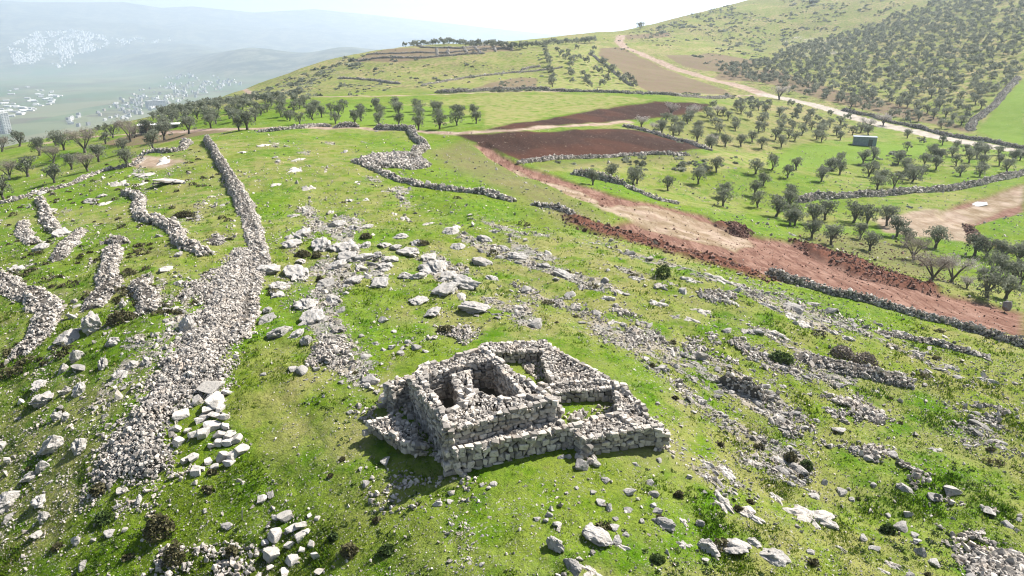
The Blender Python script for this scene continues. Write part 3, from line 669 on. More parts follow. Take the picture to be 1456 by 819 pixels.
# hilltop platform
rubble_area('flat rubble platform enclosed by wall on the hilltop', cast(P('504,228 530,222 579,219 606,229 613,237 587,240 525,238')), .45, .30, 'rubble_platform', 'platform', edge=1.0)
RP = [('loose grey stone patch above the boundary wall', '993,418 1010,412 1045,420 1052,430 1015,432', .15), ('stone strip running down the slope behind the ruin', '728,402 760,410 800,425 850,445 868,462 830,452 780,432 735,414', .1),
 ('crescent of rubble right of the ruin', '862,432 900,440 932,466 925,474 900,458', .2), ('round rubble patch upslope from the ruin yard', '890,468 915,468 930,482 905,492 890,485', .15),
 ('pale stone strip above the dark boulder wall', '958,462 990,475 1030,505 1050,512 1010,512 975,490', .12), ('long rubble strip on the right slope', '1000,470 1040,480 1090,505 1092,520 1050,505 1010,485', .15),
 ('grey rubble spread below the brown bushes', '1165,562 1215,565 1265,590 1262,606 1200,606 1170,590', .18), ('grey rubble strip above right from the brown bushes', '1248,505 1290,515 1325,530 1320,542 1270,530', .12),
 ('broken rubble at the right picture edge', '1340,572 1400,580 1470,602 1470,618 1400,604', .12), ('boulder rubble ridge on the lower right slope', '1190,628 1240,636 1300,665 1352,700 1345,722 1300,700 1240,668 1195,645', .25),
 ('large grey rubble spread in the bottom right corner', '1338,745 1380,735 1420,765 1470,800 1470,830 1400,830 1360,790', .25), ('thin rubble line left of the ridge rubble', '1100,600 1150,618 1200,640 1180,648 1120,625', .12),
 ('rubble tail above the bottom right corner', '1400,722 1440,735 1470,752 1470,765 1420,745', .2), ('pale gravelly patch before the pale bank', '1085,520 1125,520 1130,534 1090,535', .06),
 ('rubble heap below the long wall on the left', '292,342 302,330 318,332 324,344 306,350', .5), ('small rubble heap by the collapsed bank', '243,395 255,393 270,406 258,408', .4),
 ('rubble strip joining the collapsed bank from left', '225,440 250,436 290,412 310,385 300,382 270,410 240,428', .35), ('stony ground between the outcrop and the ruin', '440,505 470,478 492,490 495,515 470,545 440,540', .15),
 ('stone scatter left of the tower foot', '512,540 532,535 545,560 520,600 510,590', .12), ('stony apron before the tower corner', '520,690 560,670 640,690 700,690 680,715 610,725 540,720', .08),
 ('rubble below the dark pit at bottom left', '225,790 270,775 340,790 352,830 215,830', .25), ('stone spread under the collapsed bank', '118,695 180,690 232,700 220,735 160,740 130,720', .10),
 ('scattered stones behind the ruin', '595,470 640,462 690,470 660,490 610,495', .08)]
for lb, s, h in RP: rubble_area(lb, cast(P(s)), h, .16 if h > .1 else .13, 'rubble_patch', 'rubble', 'rubble patches on the slopes', 1.6, .85 if h > .1 else .5)
# ------------------------------------------------------------------ boulders, outcrops, slabs
def rock_mesh(name, seed, kind, mat):
    """b: broken boulder; w: squared block; o: karst outcrop; s: bedrock slab almost level with the turf"""
    rg = random.Random(seed); bm = bmesh.new(); bmesh.ops.create_icosphere(bm, subdivisions=4 if kind in 'os' else 3, radius=.62)
    pl = []
    for i in range({'b': 15, 'w': 5, 'o': 8, 's': 0}[kind]):
        d = Vector((rg.gauss(0, 1), rg.gauss(0, 1), rg.gauss(0, .8))).normalized(); pl.append((d, rg.uniform(.22, .44) if kind == 'b' else rg.uniform(.28, .48)))
    if kind == 'w':
        r = Matrix.Rotation(rg.uniform(0, 6), 3, 'Z') @ Matrix.Rotation(rg.uniform(-.45, .45), 3, 'X')
        for ax in ((1, 0, 0), (-1, 0, 0), (0, 1, 0), (0, -1, 0), (0, 0, 1), (0, 0, -1)):
            pl.append((r @ (Vector(ax) + Vector((rg.gauss(0, .22), rg.gauss(0, .22), rg.gauss(0, .22)))).normalized(), rg.uniform(.22, .46)))
    off = Vector((seed * 3.1, seed * 1.7, 0)); am, fr = {'b': (.045, 4), 'w': (.022, 5), 'o': (.10, 4.2), 's': (.10, 3)}[kind]
    for v in bm.verts:
        p = v.co.copy()
        if kind == 'o':   # karst: runnels, ledges and lumps
            q = p * 2.2 + off; p *= 1 + .35 * mnoise.noise(p * 1.8 + off) - .40 * abs(mnoise.noise(Vector((q.x * 1.7, q.y * 1.7, q.z * .6)))) + .12 * mnoise.noise(p * 7 + off)
        if kind == 's':
            a = Vector((p.x, p.y, 0)); p = a * (1 + .75 * mnoise.noise(a * 2.3 + off) + .35 * mnoise.noise(a * 6 + off)) + Vector((0, 0, .5 * max(-.2, min(.55, p.z)) + .10 * mnoise.noise(a * 4 + off) + .06 * mnoise.noise(a * 11 + off)))
        for d, k in pl:
            e = p.dot(d) - k
            if e > 0: p -= d * e * .96
        n_ = p.normalized(); p += n_ * am * (mnoise.fractal(p * fr + off, 1.0, 2.0, 4))
        v.co = p
    zs = [v.co.z for v in bm.verts]; lo, hi = min(zs), max(zs); xs = [v.co.x for v in bm.verts]; sx = max(xs) - min(xs); ys = [v.co.y for v in bm.verts]; sy = max(ys) - min(ys)
    for v in bm.verts: v.co = Vector(((v.co.x) / sx, (v.co.y) / sy, (v.co.z - lo) / (hi - lo) - (.28 if kind != 's' else .62)))
    me = bpy.data.meshes.new(name); bm.to_mesh(me); bm.free(); me.materials.append(mat)
    rr_ = np.random.default_rng(seed); at = me.attributes.new('tone', 'FLOAT', 'POINT'); at.data.foreach_set('value', np.full(len(me.vertices), rr_.uniform(.35, .95), np.float32))
    return me
RM = {'b': [rock_mesh('boulder', i, 'b', M['rock']) for i in range(10)], 'o': [rock_mesh('limestone_outcrop', 40 + i, 'o', M['rock']) for i in range(9)],
      's': [rock_mesh('rock_slab', 80 + i, 's', M['slab']) for i in range(9)], 'w': [rock_mesh('stone_block', 120 + i, 'w', M['white_block']) for i in range(9)]}
RNAME = {'b': 'boulder', 'o': 'limestone_outcrop', 's': 'rock_slab', 'w': 'stone_block'}
RDESC = {'b': ('rounded grey boulder', 'boulder'), 'o': ('jagged grey limestone outcrop', 'rock outcrop'), 's': ('flat pale rock slab', 'rock'), 'w': ('squarish pale stone block', 'stone block')}
ROCKS = {
 'scattered at the bottom picture edge': 'w 372,703,18,16 391,731,15,14 407,731,16,14 451,736,10,10 440,732,8,6 391,758,17,17 427,746,14,8 415,750,16,12 428,760,16,10 413,771,14,12 429,778,15,14 443,772,12,10 436,754,12,9 449,788,14,14 385,784,24,20 415,794,18,14 376,766,12,10 404,811,22,16 455,808,16,10 383,804,10,8 368,814,12,10 377,776,10,8',
 'around the near tower corner': 'b 548,655,18,13 512,668,8,7 702,688,15,11 686,689,8,7 623,716,12,9 530,703,9,8 658,675,12,9 667,679,8,7 528,541,22,14 522,549,14,10 498,585,14,8 520,688,12,9 640,712,10,7',
 'below the yard front wall': 'b 828,661,20,22 847,657,16,14 808,648,14,12 799,649,10,9 827,640,16,10 820,664,10,9 936,653,14,11 862,680,16,11 821,693,10,8 805,700,8,7 843,699,9,6 894,695,20,14 931,700,20,10 904,659,12,8 924,684,12,6 866,719,13,13 855,712,14,8 894,723,12,9 928,715,14,11 936,724,13,8 914,739,13,12 875,735,10,7 875,747,16,10 878,764,20,20 890,758,14,10 792,744,14,12 780,732,13,12 764,738,9,6 775,740,9,8 979,677,9,7 1002,699,10,7 1046,690,9,8 995,742,13,12 1003,793,12,8',
 'in the grass below the yard': 'o 843,758,40,20 790,771,22,28 816,799,28,22 1010,774,30,28 1040,771,42,28 1100,788,34,28 945,740,30,12 1073,771,20,10',
 'flat in grass below the yard': 's 952,640,14,14 1025,712,40,16 1060,728,40,16 974,771,22,14 971,738,18,8 843,808,34,18 883,774,20,9 700,655,1,1',
 'on the lower right ridge': 'b 1192,615,24,13 1285,694,20,14 1277,692,12,10 1290,727,15,14 1283,747,20,12 1302,758,14,10 1303,768,12,9 1311,780,18,16 1330,795,18,15 1172,686,10,9 1196,700,18,9 1212,708,11,8 1262,730,12,8 1382,811,16,12 1228,763,12,11 1243,779,14,8 1152,788,12,8 1330,707,24,14 1349,699,26,14 1405,726,22,9 1268,651,16,10 1448,738,12,8 1432,744,18,8 1293,814,14,10 1160,602,12,8 1145,612,10,8 1100,628,12,8 1122,640,10,7 1215,640,14,9 1236,655,14,10 1240,690,10,7',
 'bedded in the lower right slope': 's 1149,731,70,24 1104,707,26,12 1199,780,20,12 1255,810,16,8 1268,800,28,10 1000,655,24,10 1030,668,34,12 1070,655,30,12 1330,640,20,6',
 'among terraces left of the bank': 'o 269,461,22,32 134,463,32,40 113,506,18,24 91,525,14,20 148,517,16,22 161,487,24,18 62,565,36,24 94,555,14,18 115,552,20,22 83,590,12,26 94,592,12,16 172,530,20,12 188,517,14,16 207,512,14,16 99,482,34,14 58,549,20,14 175,431,10,16',
 'beside the collapsed bank': 'b 149,590,14,12 236,442,16,8 255,401,20,9 236,460,10,8 72,683,9,6 171,696,16,9 198,710,14,22 168,719,12,8 179,755,10,9 158,758,20,11 291,723,10,8 323,742,16,10 311,793,14,13 110,771,14,14 134,771,9,7',
 'on the slope at bottom left': 'o 75,629,28,36 115,629,22,26 43,675,20,20 63,661,16,20 16,704,34,28 58,708,24,18 64,730,14,22 3,632,12,18 12,734,16,10 118,806,16,14 53,758,18,12',
 'tumbled at the long wall end': 'w 304,547,28,12 282,565,18,16 304,560,16,12 308,569,20,14 258,587,20,12 298,580,12,11 312,579,12,10 290,590,18,8 306,590,12,8 320,592,12,11 283,596,14,12 322,555,14,8 275,617,14,13 290,613,16,14 312,615,14,11 325,617,14,10 338,621,12,11 312,628,12,10 325,627,14,10 341,637,14,13 316,648,12,13 329,647,10,10 325,657,12,10 306,661,10,8 274,649,14,12 262,653,10,9 254,627,11,10 249,607,13,11 279,670,14,12 267,608,12,10 301,604,18,10 321,605,14,11 296,655,9,8 288,666,10,8 300,632,10,8',
 'in rock band above the ruin': 'o 458,349,32,26 480,352,26,18 498,352,30,24 520,348,20,14 547,348,18,12 563,351,14,10 493,365,36,18 512,368,28,14 555,368,24,14 549,381,22,12 482,377,28,12 536,363,20,10 415,348,24,16 381,380,34,20 431,334,30,9 480,317,22,12 501,324,18,8 522,321,16,6 424,387,44,18 399,404,28,14 393,415,20,12 595,392,24,16 592,344,22,14 584,357,30,12 619,376,44,20 437,426,34,22 471,423,26,14 447,452,36,16 399,468,36,18 423,474,22,16 436,485,18,20 380,436,14,12 377,450,26,12 633,415,36,14 673,439,34,16 660,405,38,14 595,428,24,12 617,444,24,10 640,395,26,8 700,395,20,9 686,372,26,9 650,350,24,8 610,365,24,9 575,392,22,10 540,402,26,10 505,398,22,9 460,400,26,12 428,368,18,10 570,335,18,6 640,330,26,7 690,340,20,7 735,365,24,8 770,378,20,7 800,392,24,8',
 'in stony ground behind the ruin': 'b 428,528,20,14 450,524,14,10 418,526,16,10 592,495,14,9 375,532,12,8 557,495,10,8 568,503,12,7 763,461,26,14 545,498,10,7 580,488,9,7 535,490,12,7 605,500,9,7 485,545,9,6 560,470,12,7 545,455,14,7',
 'on the slope right of ruin': 'b 750,410,18,10 860,399,14,11 846,444,18,8 972,412,14,10 940,521,16,10 962,518,12,8 951,493,12,8 982,491,14,9 1034,471,16,9 904,503,8,6 935,573,9,7 1215,462,12,5 1264,541,18,9 1313,549,8,6 1319,526,14,6 812,420,16,8 790,400,12,7 905,470,9,6 1003,512,10,6 1020,522,10,6 988,540,10,7 1150,560,9,6 1095,560,12,8 1075,580,10,7 1110,600,12,8 1000,570,12,7 985,585,14,8 1030,590,10,7',
 'showing through the right slope': 's 1018,396,42,9 1140,460,26,8 1253,474,20,6 985,398,30,7 1050,405,22,6 1120,448,24,7 1090,436,22,6 905,395,20,6 940,405,24,6 880,415,18,6 980,452,24,7 1060,470,24,7 1180,470,22,5 830,410,24,6 860,425,22,6 930,430,26,6 1000,440,26,6 1040,430,22,5 1150,430,20,5 1200,480,24,6 1300,500,24,5 1350,520,26,6 1400,540,26,6 1280,470,20,4 1100,475,24,6 960,450,22,6 870,455,22,6 820,435,20,5',
 'on the left terraces below orchard': 'o 25,380,18,12 129,283,18,8 67,314,16,10 88,330,26,14 59,352,18,12 70,300,18,9 45,338,14,8 145,277,14,7 110,345,16,9 30,322,12,8 255,365,12,8 225,335,12,8',
 'dotted over the far green slope': 'b 690,104,4,2 697,105,4,3 704,103,4,3 708,105,3,2 713,106,3,2 716,102,4,2 735,101,6,3 739,102,4,3 711,112,4,2 726,112,3,2 684,111,3,2',
 'on the upper left slope': 's 150,287,24,8 169,261,30,9 233,231,36,7 255,255,60,7 303,277,14,5 200,262,24,6 215,245,30,6 420,243,34,9 440,268,26,8 425,225,24,6 395,262,20,6 508,257,14,5 495,282,20,5 420,305,16,5 470,300,18,5 345,214,20,5 380,205,24,4 560,300,16,4 520,283,16,4 575,308,24,5 610,315,24,6 650,325,26,6 700,330,22,6'}
PROJ_ITEMS = []
def place_rocks():
    for zone, s in ROCKS.items():
        k = s[0]; L = [[float(a) for a in q.split(',')] for q in s[2:].split() if not q.endswith(',1,1')]
        L.sort(key=lambda q: q[0]); xy = cast([(q[0], q[1] + q[3] * .22) for q in L])
        lines = max(1, round(len(L) / 12)); order = sorted(range(len(L)), key=lambda i: -L[i][1]); band = {}
        for r_, i in enumerate(order): band[i] = min(lines - 1, r_ * lines // len(L))
        cnt = {}
        for i, (q, p) in enumerate(zip(L, xy)):
            z = float(Zf(p[0], p[1])[0]); dep = float(np.array([p[0], p[1], z - HC]) @ FW); m = q[2] * dep / F
            th = math.atan2(HC - z, math.hypot(*p)); dl = m * random.uniform(.7, .95)
            hh = max(.42 * m if k != 's' else .14 * m, (q[3] / F * dep - dl * .75 * math.sin(th)) / math.cos(th))
            if k == 's': hh = min(.34 * m, .55)
            hh = min(hh, 1.25 * m)
            o = bpy.data.objects.new(RNAME[k], random.choice(RM[k])); COL.objects.link(o)
            a = random.uniform(0, 6.28) if k in 'bw' else (random.gauss(-.75, .25) if p[0] > -4 else random.gauss(1.3, .4))
            o.location = (p[0], p[1], z - (.12 * hh if k == 'o' else .08 * hh)); o.rotation_euler = (random.gauss(0, .12), random.gauss(0, .12), a); vr = random.uniform(.75, 1.2) if k in 'wb' else 1.0; o.scale = (m * vr * (1.32 if k in 'os' else 1.45 if 'wall end' in zone else 1.15 if k == 'w' else 1.0), dl * vr * (1.35 if 'wall end' in zone else 1.1), hh * vr * (1.45 if 'wall end' in zone else 1.15))
            b = band[i]; cnt[b] = cnt.get(b, 0) + 1
            row = '' if lines == 1 else (', lowest line' if b == 0 else ', highest line' if b == lines - 1 else ', %s line up' % ordinal(b + 1))
            tag(o, '%s %s from left%s, %s' % (ordinal(cnt[b]), RDESC[k][0], row, zone), RDESC[k][1], RDESC[k][0].split()[-1] + 's ' + zone)
place_rocks()
KEEP = [castz(P('630,690 950,640 900,540 780,478 670,478 540,530 520,610'), 0)]
BANK = cast(P('338,350 371,350 371,382 357,412 352,450 341,487 322,535 300,560 262,575 246,592 246,640 270,676 222,690 142,682 130,645 160,604 200,562 232,520 256,482 274,450 288,412 305,378'))
NOGO = [p for k in ('plough', 'red', 'pale', 'fallow') for p in ZONES[k]]
def screen_scatter(n, vpow=1.0, rmax=130):
    """points on the ground, about even in the view, with a margin outside it"""
    u = RNG.uniform(-150, 1600, n); v = 185 + (900 - 185) * RNG.uniform(0, 1, n) ** vpow
    d = rays(u, v); t = -HC / np.minimum(d[:, 2], -1e-3)
    for _ in range(12):
        p = d * np.minimum(t, 400)[:, None]; g = zt(p[:, 0], p[:, 1]); t = np.minimum(t, 400) * .4 + .6 * (g - HC) / np.minimum(d[:, 2], -1e-3)
    p = d * np.clip(t, 5, 400)[:, None]; r = np.hypot(p[:, 0], p[:, 1]); k = (r < rmax) & (r > 12)
    return p[k, 0], p[k, 1]
def scatter_stones():
    x, y = screen_scatter(620000, .95, 200); d = rockfield(x, y); cl = fbm(x / 1.6, y / 1.6, 3, 201); big = fbm(x / 11, y / 11, 3, 203)
    pr = .10 * sstep(.45, .75, big) + .10 + .50 * d * (.15 + .85 * sstep(.42, .6, cl)) + .30 * sstep(.60, .74, cl) * sstep(.40, .6, big)
    for pl in CLEAR: pr = pr * np.where(poly_sd(x, y, pl) < 0, .35, 1)
    k = RNG.uniform(0, 1, len(x)) < pr
    for pl in NOGO + KEEP:
        b = poly_sd(x, y, pl) < .3; k &= ~b | (RNG.uniform(0, 1, len(x)) < (.02 if pl is not KEEP[0] else 0))
    x, y, d = x[k], y[k], d[k]; n = len(x); r = np.hypot(x, y)
    sz = np.clip(lognorm(n, .080, .6) * (.75 + .5 * d) * np.clip(r / 38, .8, 2.4), .04, .75)
    sc3 = sz[:, None] * RNG.uniform(.6, 1.4, (n, 3)); sc3[:, 2] *= .75
    S = Stones(); S.add(np.stack([x, y, Zf(x, y) + sz * .10], 1), sc3, rot_random(n), RNG.uniform(.15, 1, n), CHIP)
    tag(S.build('loose_stones', M['stone']), 'loose pale stones strewn over the whole grassy hillside', 'stones', kind='stuff'); print('stones', n)
    # knee-high natural rock breaking the turf along the strata
    x, y = screen_scatter(90000, .9, 170); d = rockfield(x, y); k = RNG.uniform(0, 1, len(x)) < .20 * d
    for pl in NOGO + KEEP + CLEAR: k &= poly_sd(x, y, pl) > .6
    x, y = x[k], y[k]; n = len(x); r = np.hypot(x, y); sz = np.clip(lognorm(n, .22, .55) * np.clip(r / 42, .7, 2.0), .15, 1.5)
    sc3 = sz[:, None] * np.stack([RNG.uniform(1.0, 2.0, n), RNG.uniform(.6, 1.1, n), RNG.uniform(.35, .7, n)], 1); a = np.where(x > -4, -.75, 1.4) + RNG.normal(size=n) * .4
    S = Stones(); S.add(np.stack([x, y, Zf(x, y) + sz * .0], 1), sc3, rot_z(a, .30), RNG.uniform(.15, .95, n), LUMP)
    tag(S.build('broken_bedrock', M['rock']), 'small broken knobs of bedrock showing through the turf in bands', 'rocks', kind='stuff'); print('bedrock', n)
LUMP = []
for me in RM['b'][:6] + RM['o'][:3]:
    pass
def lump_protos():
    out = []
    for sd in range(10):
        rg = random.Random(300 + sd); bm = bmesh.new(); bmesh.ops.create_icosphere(bm, subdivisions=2, radius=.5)
        pl = [(Vector((rg.gauss(0, 1), rg.gauss(0, 1), rg.gauss(0, 1))).normalized(), rg.uniform(.26, .42)) for _ in range(7)]
        for v in bm.verts:
            p = v.co * (1 + .45 * mnoise.noise(v.co * 3.2 + Vector((sd * 5, 0, 0))))
            for d, k in pl:
                e = p.dot(d) - k
                if e > 0: p -= d * e
            v.co = p
        out.append((np.array([v.co for v in bm.verts]), np.array([[v.index for v in f.verts] for f in bm.faces]))); bm.free()
    return out
LUMP = lump_protos()
scatter_stones()

# ------------------------------------------------------------------ grass tufts and thorn scrub
def tri_cloud(name, V, T, mat, per=3):
    n = len(V) // per; return link(name, mesh_np(name, V, np.arange(len(V)), np.arange(n) * per, [mat], T))
def build_grass():
    x, y = screen_scatter(230000, .62, 95); d = rockfield(x, y); r = np.hypot(x, y)
    k = RNG.uniform(0, 1, len(x)) < (1 - .85 * d) * (.35 + .65 * sstep(.35, .6, fbm(x / 1.3, y / 1.3, 3, 211)))
    for pl in NOGO: k &= poly_sd(x, y, pl) > 0
    k &= poly_sd(x, y, BANK) > .2
    kp = poly_sd(x, y, KEEP[0]); k &= (kp > -.2) | (RNG.uniform(0, 1, len(x)) < .3)
    x, y, r = x[k], y[k], r[k]; n = len(x); z = Zf(x, y)
    h = np.clip(lognorm(n, .058, .4) * np.clip(r / 30, 1, 2.2) * (.7 + .8 * sstep(.5, .7, fbm(x / 2.1, y / 2.1, 3, 213))), .03, .22); tone = np.clip(RNG.normal(.5, .22, n), 0, 1)
    B = 4; a = RNG.uniform(0, 6.283, (n, B)); ln = RNG.uniform(.25, .9, (n, B)); w = h[:, None] * RNG.uniform(.25, .5, (n, B)); hh = h[:, None] * RNG.uniform(.6, 1.2, (n, B))
    ca, sa = np.cos(a), np.sin(a); c = np.stack([x, y, z], 1)[:, None]; j = RNG.normal(size=(n, B, 3)) * h[:, None, None] * .45; j[..., 2] = -.01; c = c + j
    side = np.stack([-sa, ca, 0 * a], -1) * w[..., None] * .5; tip = np.stack([ca * ln * hh, sa * ln * hh, hh], -1)
    V = np.stack([c - side, c + side, c + tip], 2).reshape(-1, 3); T = np.repeat(tone, 3 * B)
    tag(tri_cloud('grass', V, T, M['grassblade']), 'short green grass tufts growing over the hillside', 'grass', kind='stuff'); print('grass', n)
build_grass()
def leaf_quads(C, size, N=None, asp=.55):
    """leaf-sized quads about the points C"""
    n = len(C); q = rot_random(n); a = q[:, :, 0] * size[:, None] * .5; b = q[:, :, 1] * size[:, None] * .5 * asp
    return np.stack([C - a - b, C + a - b * .6, C + a + b, C - a + b * .6], 1).reshape(-1, 3)
def cushion(n, seed):
    rg = np.random.default_rng(seed); th = rg.uniform(0, 6.283, n); c = rg.uniform(0, 1, n); rr = (.5 + .5 * rg.uniform(0, 1, n) ** .5) * (.8 + .4 * vnoise(np.cos(th) * 1.5 + seed, np.sin(th) * 1.5))
    return np.stack([np.cos(th) * np.sqrt(1 - c * c) * rr * .5, np.sin(th) * np.sqrt(1 - c * c) * rr * .5, c * rr * .8], 1)
def build_scrub():
    zl = cast(P('0,225 280,210 340,300 335,420 220,490 0,540 -60,540 -60,225')); V = []; T = []
    x, y = screen_scatter(15000, .85, 150); n1 = fbm(x / 5, y / 5, 3, 221); inl = poly_sd(x, y, zl) < 0
    k = RNG.uniform(0, 1, len(x)) < np.where(inl, .62 * sstep(.42, .60, n1), .016 * (.3 + rockfield(x, y)))
    for pl in NOGO + KEEP: k &= poly_sd(x, y, pl) > .5
    k &= poly_sd(x, y, BANK) > 0
    x, y = x[k], y[k]; z = Zf(x, y)
    for a, b, c in zip(x, y, z):
        s = np.clip(random.lognormvariate(math.log(.55), .4), .2, 1.3) * (1 if math.hypot(a, b) > 45 else .6); m = 60
        q = cushion(m, random.randint(0, 9999)) * [s * random.uniform(.9, 1.5), s, s * .55] + [a, b, c - .03]
        V.append(leaf_quads(q, RNG.uniform(.10, .20, m) * (1 + s * .3))); T.append(np.repeat(RNG.uniform(0, 1) * .5 + RNG.uniform(0, .5, m), 4))
    tag(tri_cloud('thorn_scrub', np.concatenate(V), np.concatenate(T), M['scrub'], 4), 'low brown thorn scrub cushions dotted over the slope', 'scrub', kind='stuff'); print('scrub', len(x))
def weeds():
    x, y = screen_scatter(5200, .45, 60); n1 = fbm(x / 3, y / 3, 3, 431); k = RNG.uniform(0, 1, len(x)) < .5 * sstep(.48, .68, n1)
    for pl in KEEP: k &= poly_sd(x, y, pl) > .2
    k &= poly_sd(x, y, BANK) > 0
    x, y = x[k], y[k]; V = []; T = []
    for a, b, c in zip(x, y, Zf(x, y)):
        w = np.clip(random.lognormvariate(math.log(.20), .45), .08, .6); m = 26
        V.append(leaf_quads(cushion(m, random.randint(0, 9999)) * [w * random.uniform(.9, 2), w * 1.3, w * .55] + [a, b, c - .02], RNG.uniform(.05, .10, m) * (1 + w), asp=.5)); T.append(np.repeat(RNG.uniform(0, .6) + RNG.uniform(0, .4, m), 4))
    tag(tri_cloud('weeds', np.concatenate(V), np.concatenate(T), M['bushgreen'], 4), 'small dark green weed clumps in the foreground grass', 'weeds', kind='stuff'); print('weeds', len(x))
weeds()
def clods():
    S = Stones(); X = []; Y = []; SZ = []
    for pl, n, m in [(q, 2600, .145) for q in ZONES['bank']] + [(ZONES['red'][0], 2600, .10), (ZONES['sparse'][2], 900, .13)]:
        lo, hi = pl.min(0), pl.max(0); x = RNG.uniform(lo[0] - 1, hi[0] + 1, n * 6); y = RNG.uniform(lo[1] - 1, hi[1] + 1, n * 6); k = poly_sd(x, y, pl) < .8; X.append(x[k][:n]); Y.append(y[k][:n]); SZ.append(np.clip(lognorm(len(X[-1]), m, .6), .05, .8))
    x, y, sz = map(np.concatenate, (X, Y, SZ)); n = len(x); b = np.zeros(n)
    for pl in ZONES['bank']: b = np.maximum(b, soft(x, y, pl, .7, 1.0, 0))
    r = soft(x, y, ZONES['red'][0], .7, 1.0, 0); z = Zf(x, y) - .45 * r * (1 - b) + .95 * b * (fbm(x / 1.5, y / 1.5, 3, 105) - .15)
    S.add(np.stack([x, y, z + sz * .1], 1), sz[:, None] * RNG.uniform(.6, 1.3, (n, 3)), rot_random(n), RNG.uniform(0, 1, n), CHIP)
    tag(S.build('earth_clods', M['clod']), 'red earth clods and stones along the bulldozed banks', 'clods', kind='stuff')
M['clod'] = make_stone('red_clod', (.085, .042, .030), (.26, .15, .115), (.19, .095, .07), .05)
clods()
def far_scrub():
    V = []; T = []
    for s, n in (('350,140 420,105 500,82 560,68 700,66 860,52 900,48 905,75 780,68 770,125 560,128 400,136', 420), ('352,138 420,106 500,84 540,84 480,112 420,138', 500), ('895,50 960,28 1050,2 1100,-10 1110,8 1000,34 930,52', 420), ('890,48 960,30 1050,4 1100,-20 1330,-20 1240,30 1150,60 1080,84 1012,95 940,72', 1500), ('618,129.5 700,127 782,126.5 782,130 700,131 618,133', 170), ('790,126 900,130 1040,134 1085,142 1080,146 1000,138 880,134 790,130', 200), ('1200,157 1456,208 1456,212 1200,161', 60), ('890,176 985,203 1012,213 1000,214 880,180', 70), ('0,196 100,190 200,160 300,142 350,138 240,158 190,176 60,206', 260), ('240,160 350,138 520,130 520,137 300,146', 160), ('780,232 1010,214 1090,236 900,246', 60), ('1140,240 1320,262 1290,210 1200,236', 60), ('1020,62 1120,55 1130,90 1020,98', 150)):
        q = P(s); pl = np.array(q); lo, hi = pl.min(0), pl.max(0); c = RNG.uniform(0, 1, (n * 3, 2)) * (hi - lo) + lo; c = c[(poly_sd(c[:, 0], c[:, 1], pl) < 0)]; c = c[fbm(c[:, 0] / 22, c[:, 1] / 7, 3, 411) > .47][:n]
        xy = cast(c); r = np.hypot(xy[:, 0], xy[:, 1]); xy = xy[r < 1100]; z = Zf(xy[:, 0], xy[:, 1])
        for (a, b), zz in zip(xy, z):
            w = random.lognormvariate(math.log(.52), .45) * (1 + .0012 * math.hypot(a, b)); m = 22; V.append(leaf_quads(cushion(m, random.randint(0, 9999)) * [w * 1.7, w * 1.7, w * .6] + [a, b, zz - .05], RNG.uniform(.4, .8, m) * w, asp=.8)); T.append(np.repeat(RNG.uniform(0, .8) + RNG.uniform(0, .2, m), 4))
    tag(tri_cloud('hill_scrub', np.concatenate(V), np.concatenate(T), M['olive'], 4), 'small dark scrub bushes dotted over the far slopes', 'scrub', kind='stuff')
build_scrub()
far_scrub()
SHRUBS = [(942,386,22,24,'dark leafy shrub standing alone on the right slope','bushgreen'),(1197,503,32,16,'dry brown bush behind the pale stone bank','twig'),(1226,514,38,22,'larger dry brown bush above the pale stone bank','twig'),
 (1108,510,36,13,'low green bush left of the dry brown bushes','bushgreen'),(174,453,38,20,'dark brown thorn bush against the rock terrace','scrub'),(262,305,28,9,'dark thorn bush in the grass beside crooked wall','scrub'),
 (474,761,14,13,'small dark green bush nearest the stone block scatter','bushgreen'),(498,780,26,17,'dark bush with brown top in the foreground grass','scrub'),(551,781,26,11,'low dark green bush under the ruin in the foreground','bushgreen'),
 (635,467,28,11,'dark low bush among stones behind the tower','scrub'),(1124,653,18,16,'round dark bush beside the lower right rubble ridge','scrub'),(1145,662,20,16,'leafy olive-green bush right of round dark bush','bushgreen'),
 (228,745,44,40,'dark overgrown hollow bush at the bottom left bank','scrub'),(248,785,30,40,'dark brown bush below the overgrown hollow','scrub'),(140,692,26,14,'brown bush at the foot of the collapsed rubble bank','scrub'),(150,735,30,12,'green leafy plant under the brown bush at bottom left','bushgreen'),
 (330,780,18,18,'dark bush by the foreground rubble at bottom','scrub'),(965,700,14,12,'small dark bush in front of the yard wall','scrub'),(935,792,22,10,'low green bush near bottom edge below the yard','bushgreen'),(1262,748,22,16,'green grassy bush among lower right boulders','bushgreen'),
 (450,362,14,10,'small dark bush at left end of the rock band','scrub'),(455,395,12,10,'small round dark bush under the rock band','scrub'),(600,345,22,8,'brown bush above the elongated rocks','scrub'),(520,335,16,8,'brown bush on top of the rock band','scrub'),(430,360,24,10,'brown bush left below the big outcrop','scrub')]
def build_shrubs():
    xy = cast([(s[0], s[1] + s[3] * .35) for s in SHRUBS])
    for i, (s, p) in enumerate(zip(SHRUBS, xy)):
        z = float(Zf(*p)[0]); dep = float(np.array([p[0], p[1], z - HC]) @ FW); W_ = s[2] * dep / F; H_ = max(s[3] * dep / F * .9, .3 * W_); m = int(np.clip(W_ * 420, 220, 1400))
        q = cushion(m, 500 + i) * [W_, W_ * .9, H_ * 1.2]; sz = RNG.uniform(.07, .16, m) * (1 + W_ * .25)
        me = mesh_np('shrub', leaf_quads(q, sz), np.arange(m * 4), np.arange(m) * 4, [M[s[5]]], np.repeat(RNG.uniform(0, 1, m), 4))
        o = link('shrub', me); o.location = (p[0], p[1], z - .03); tag(o, s[4], 'bush')
build_shrubs()

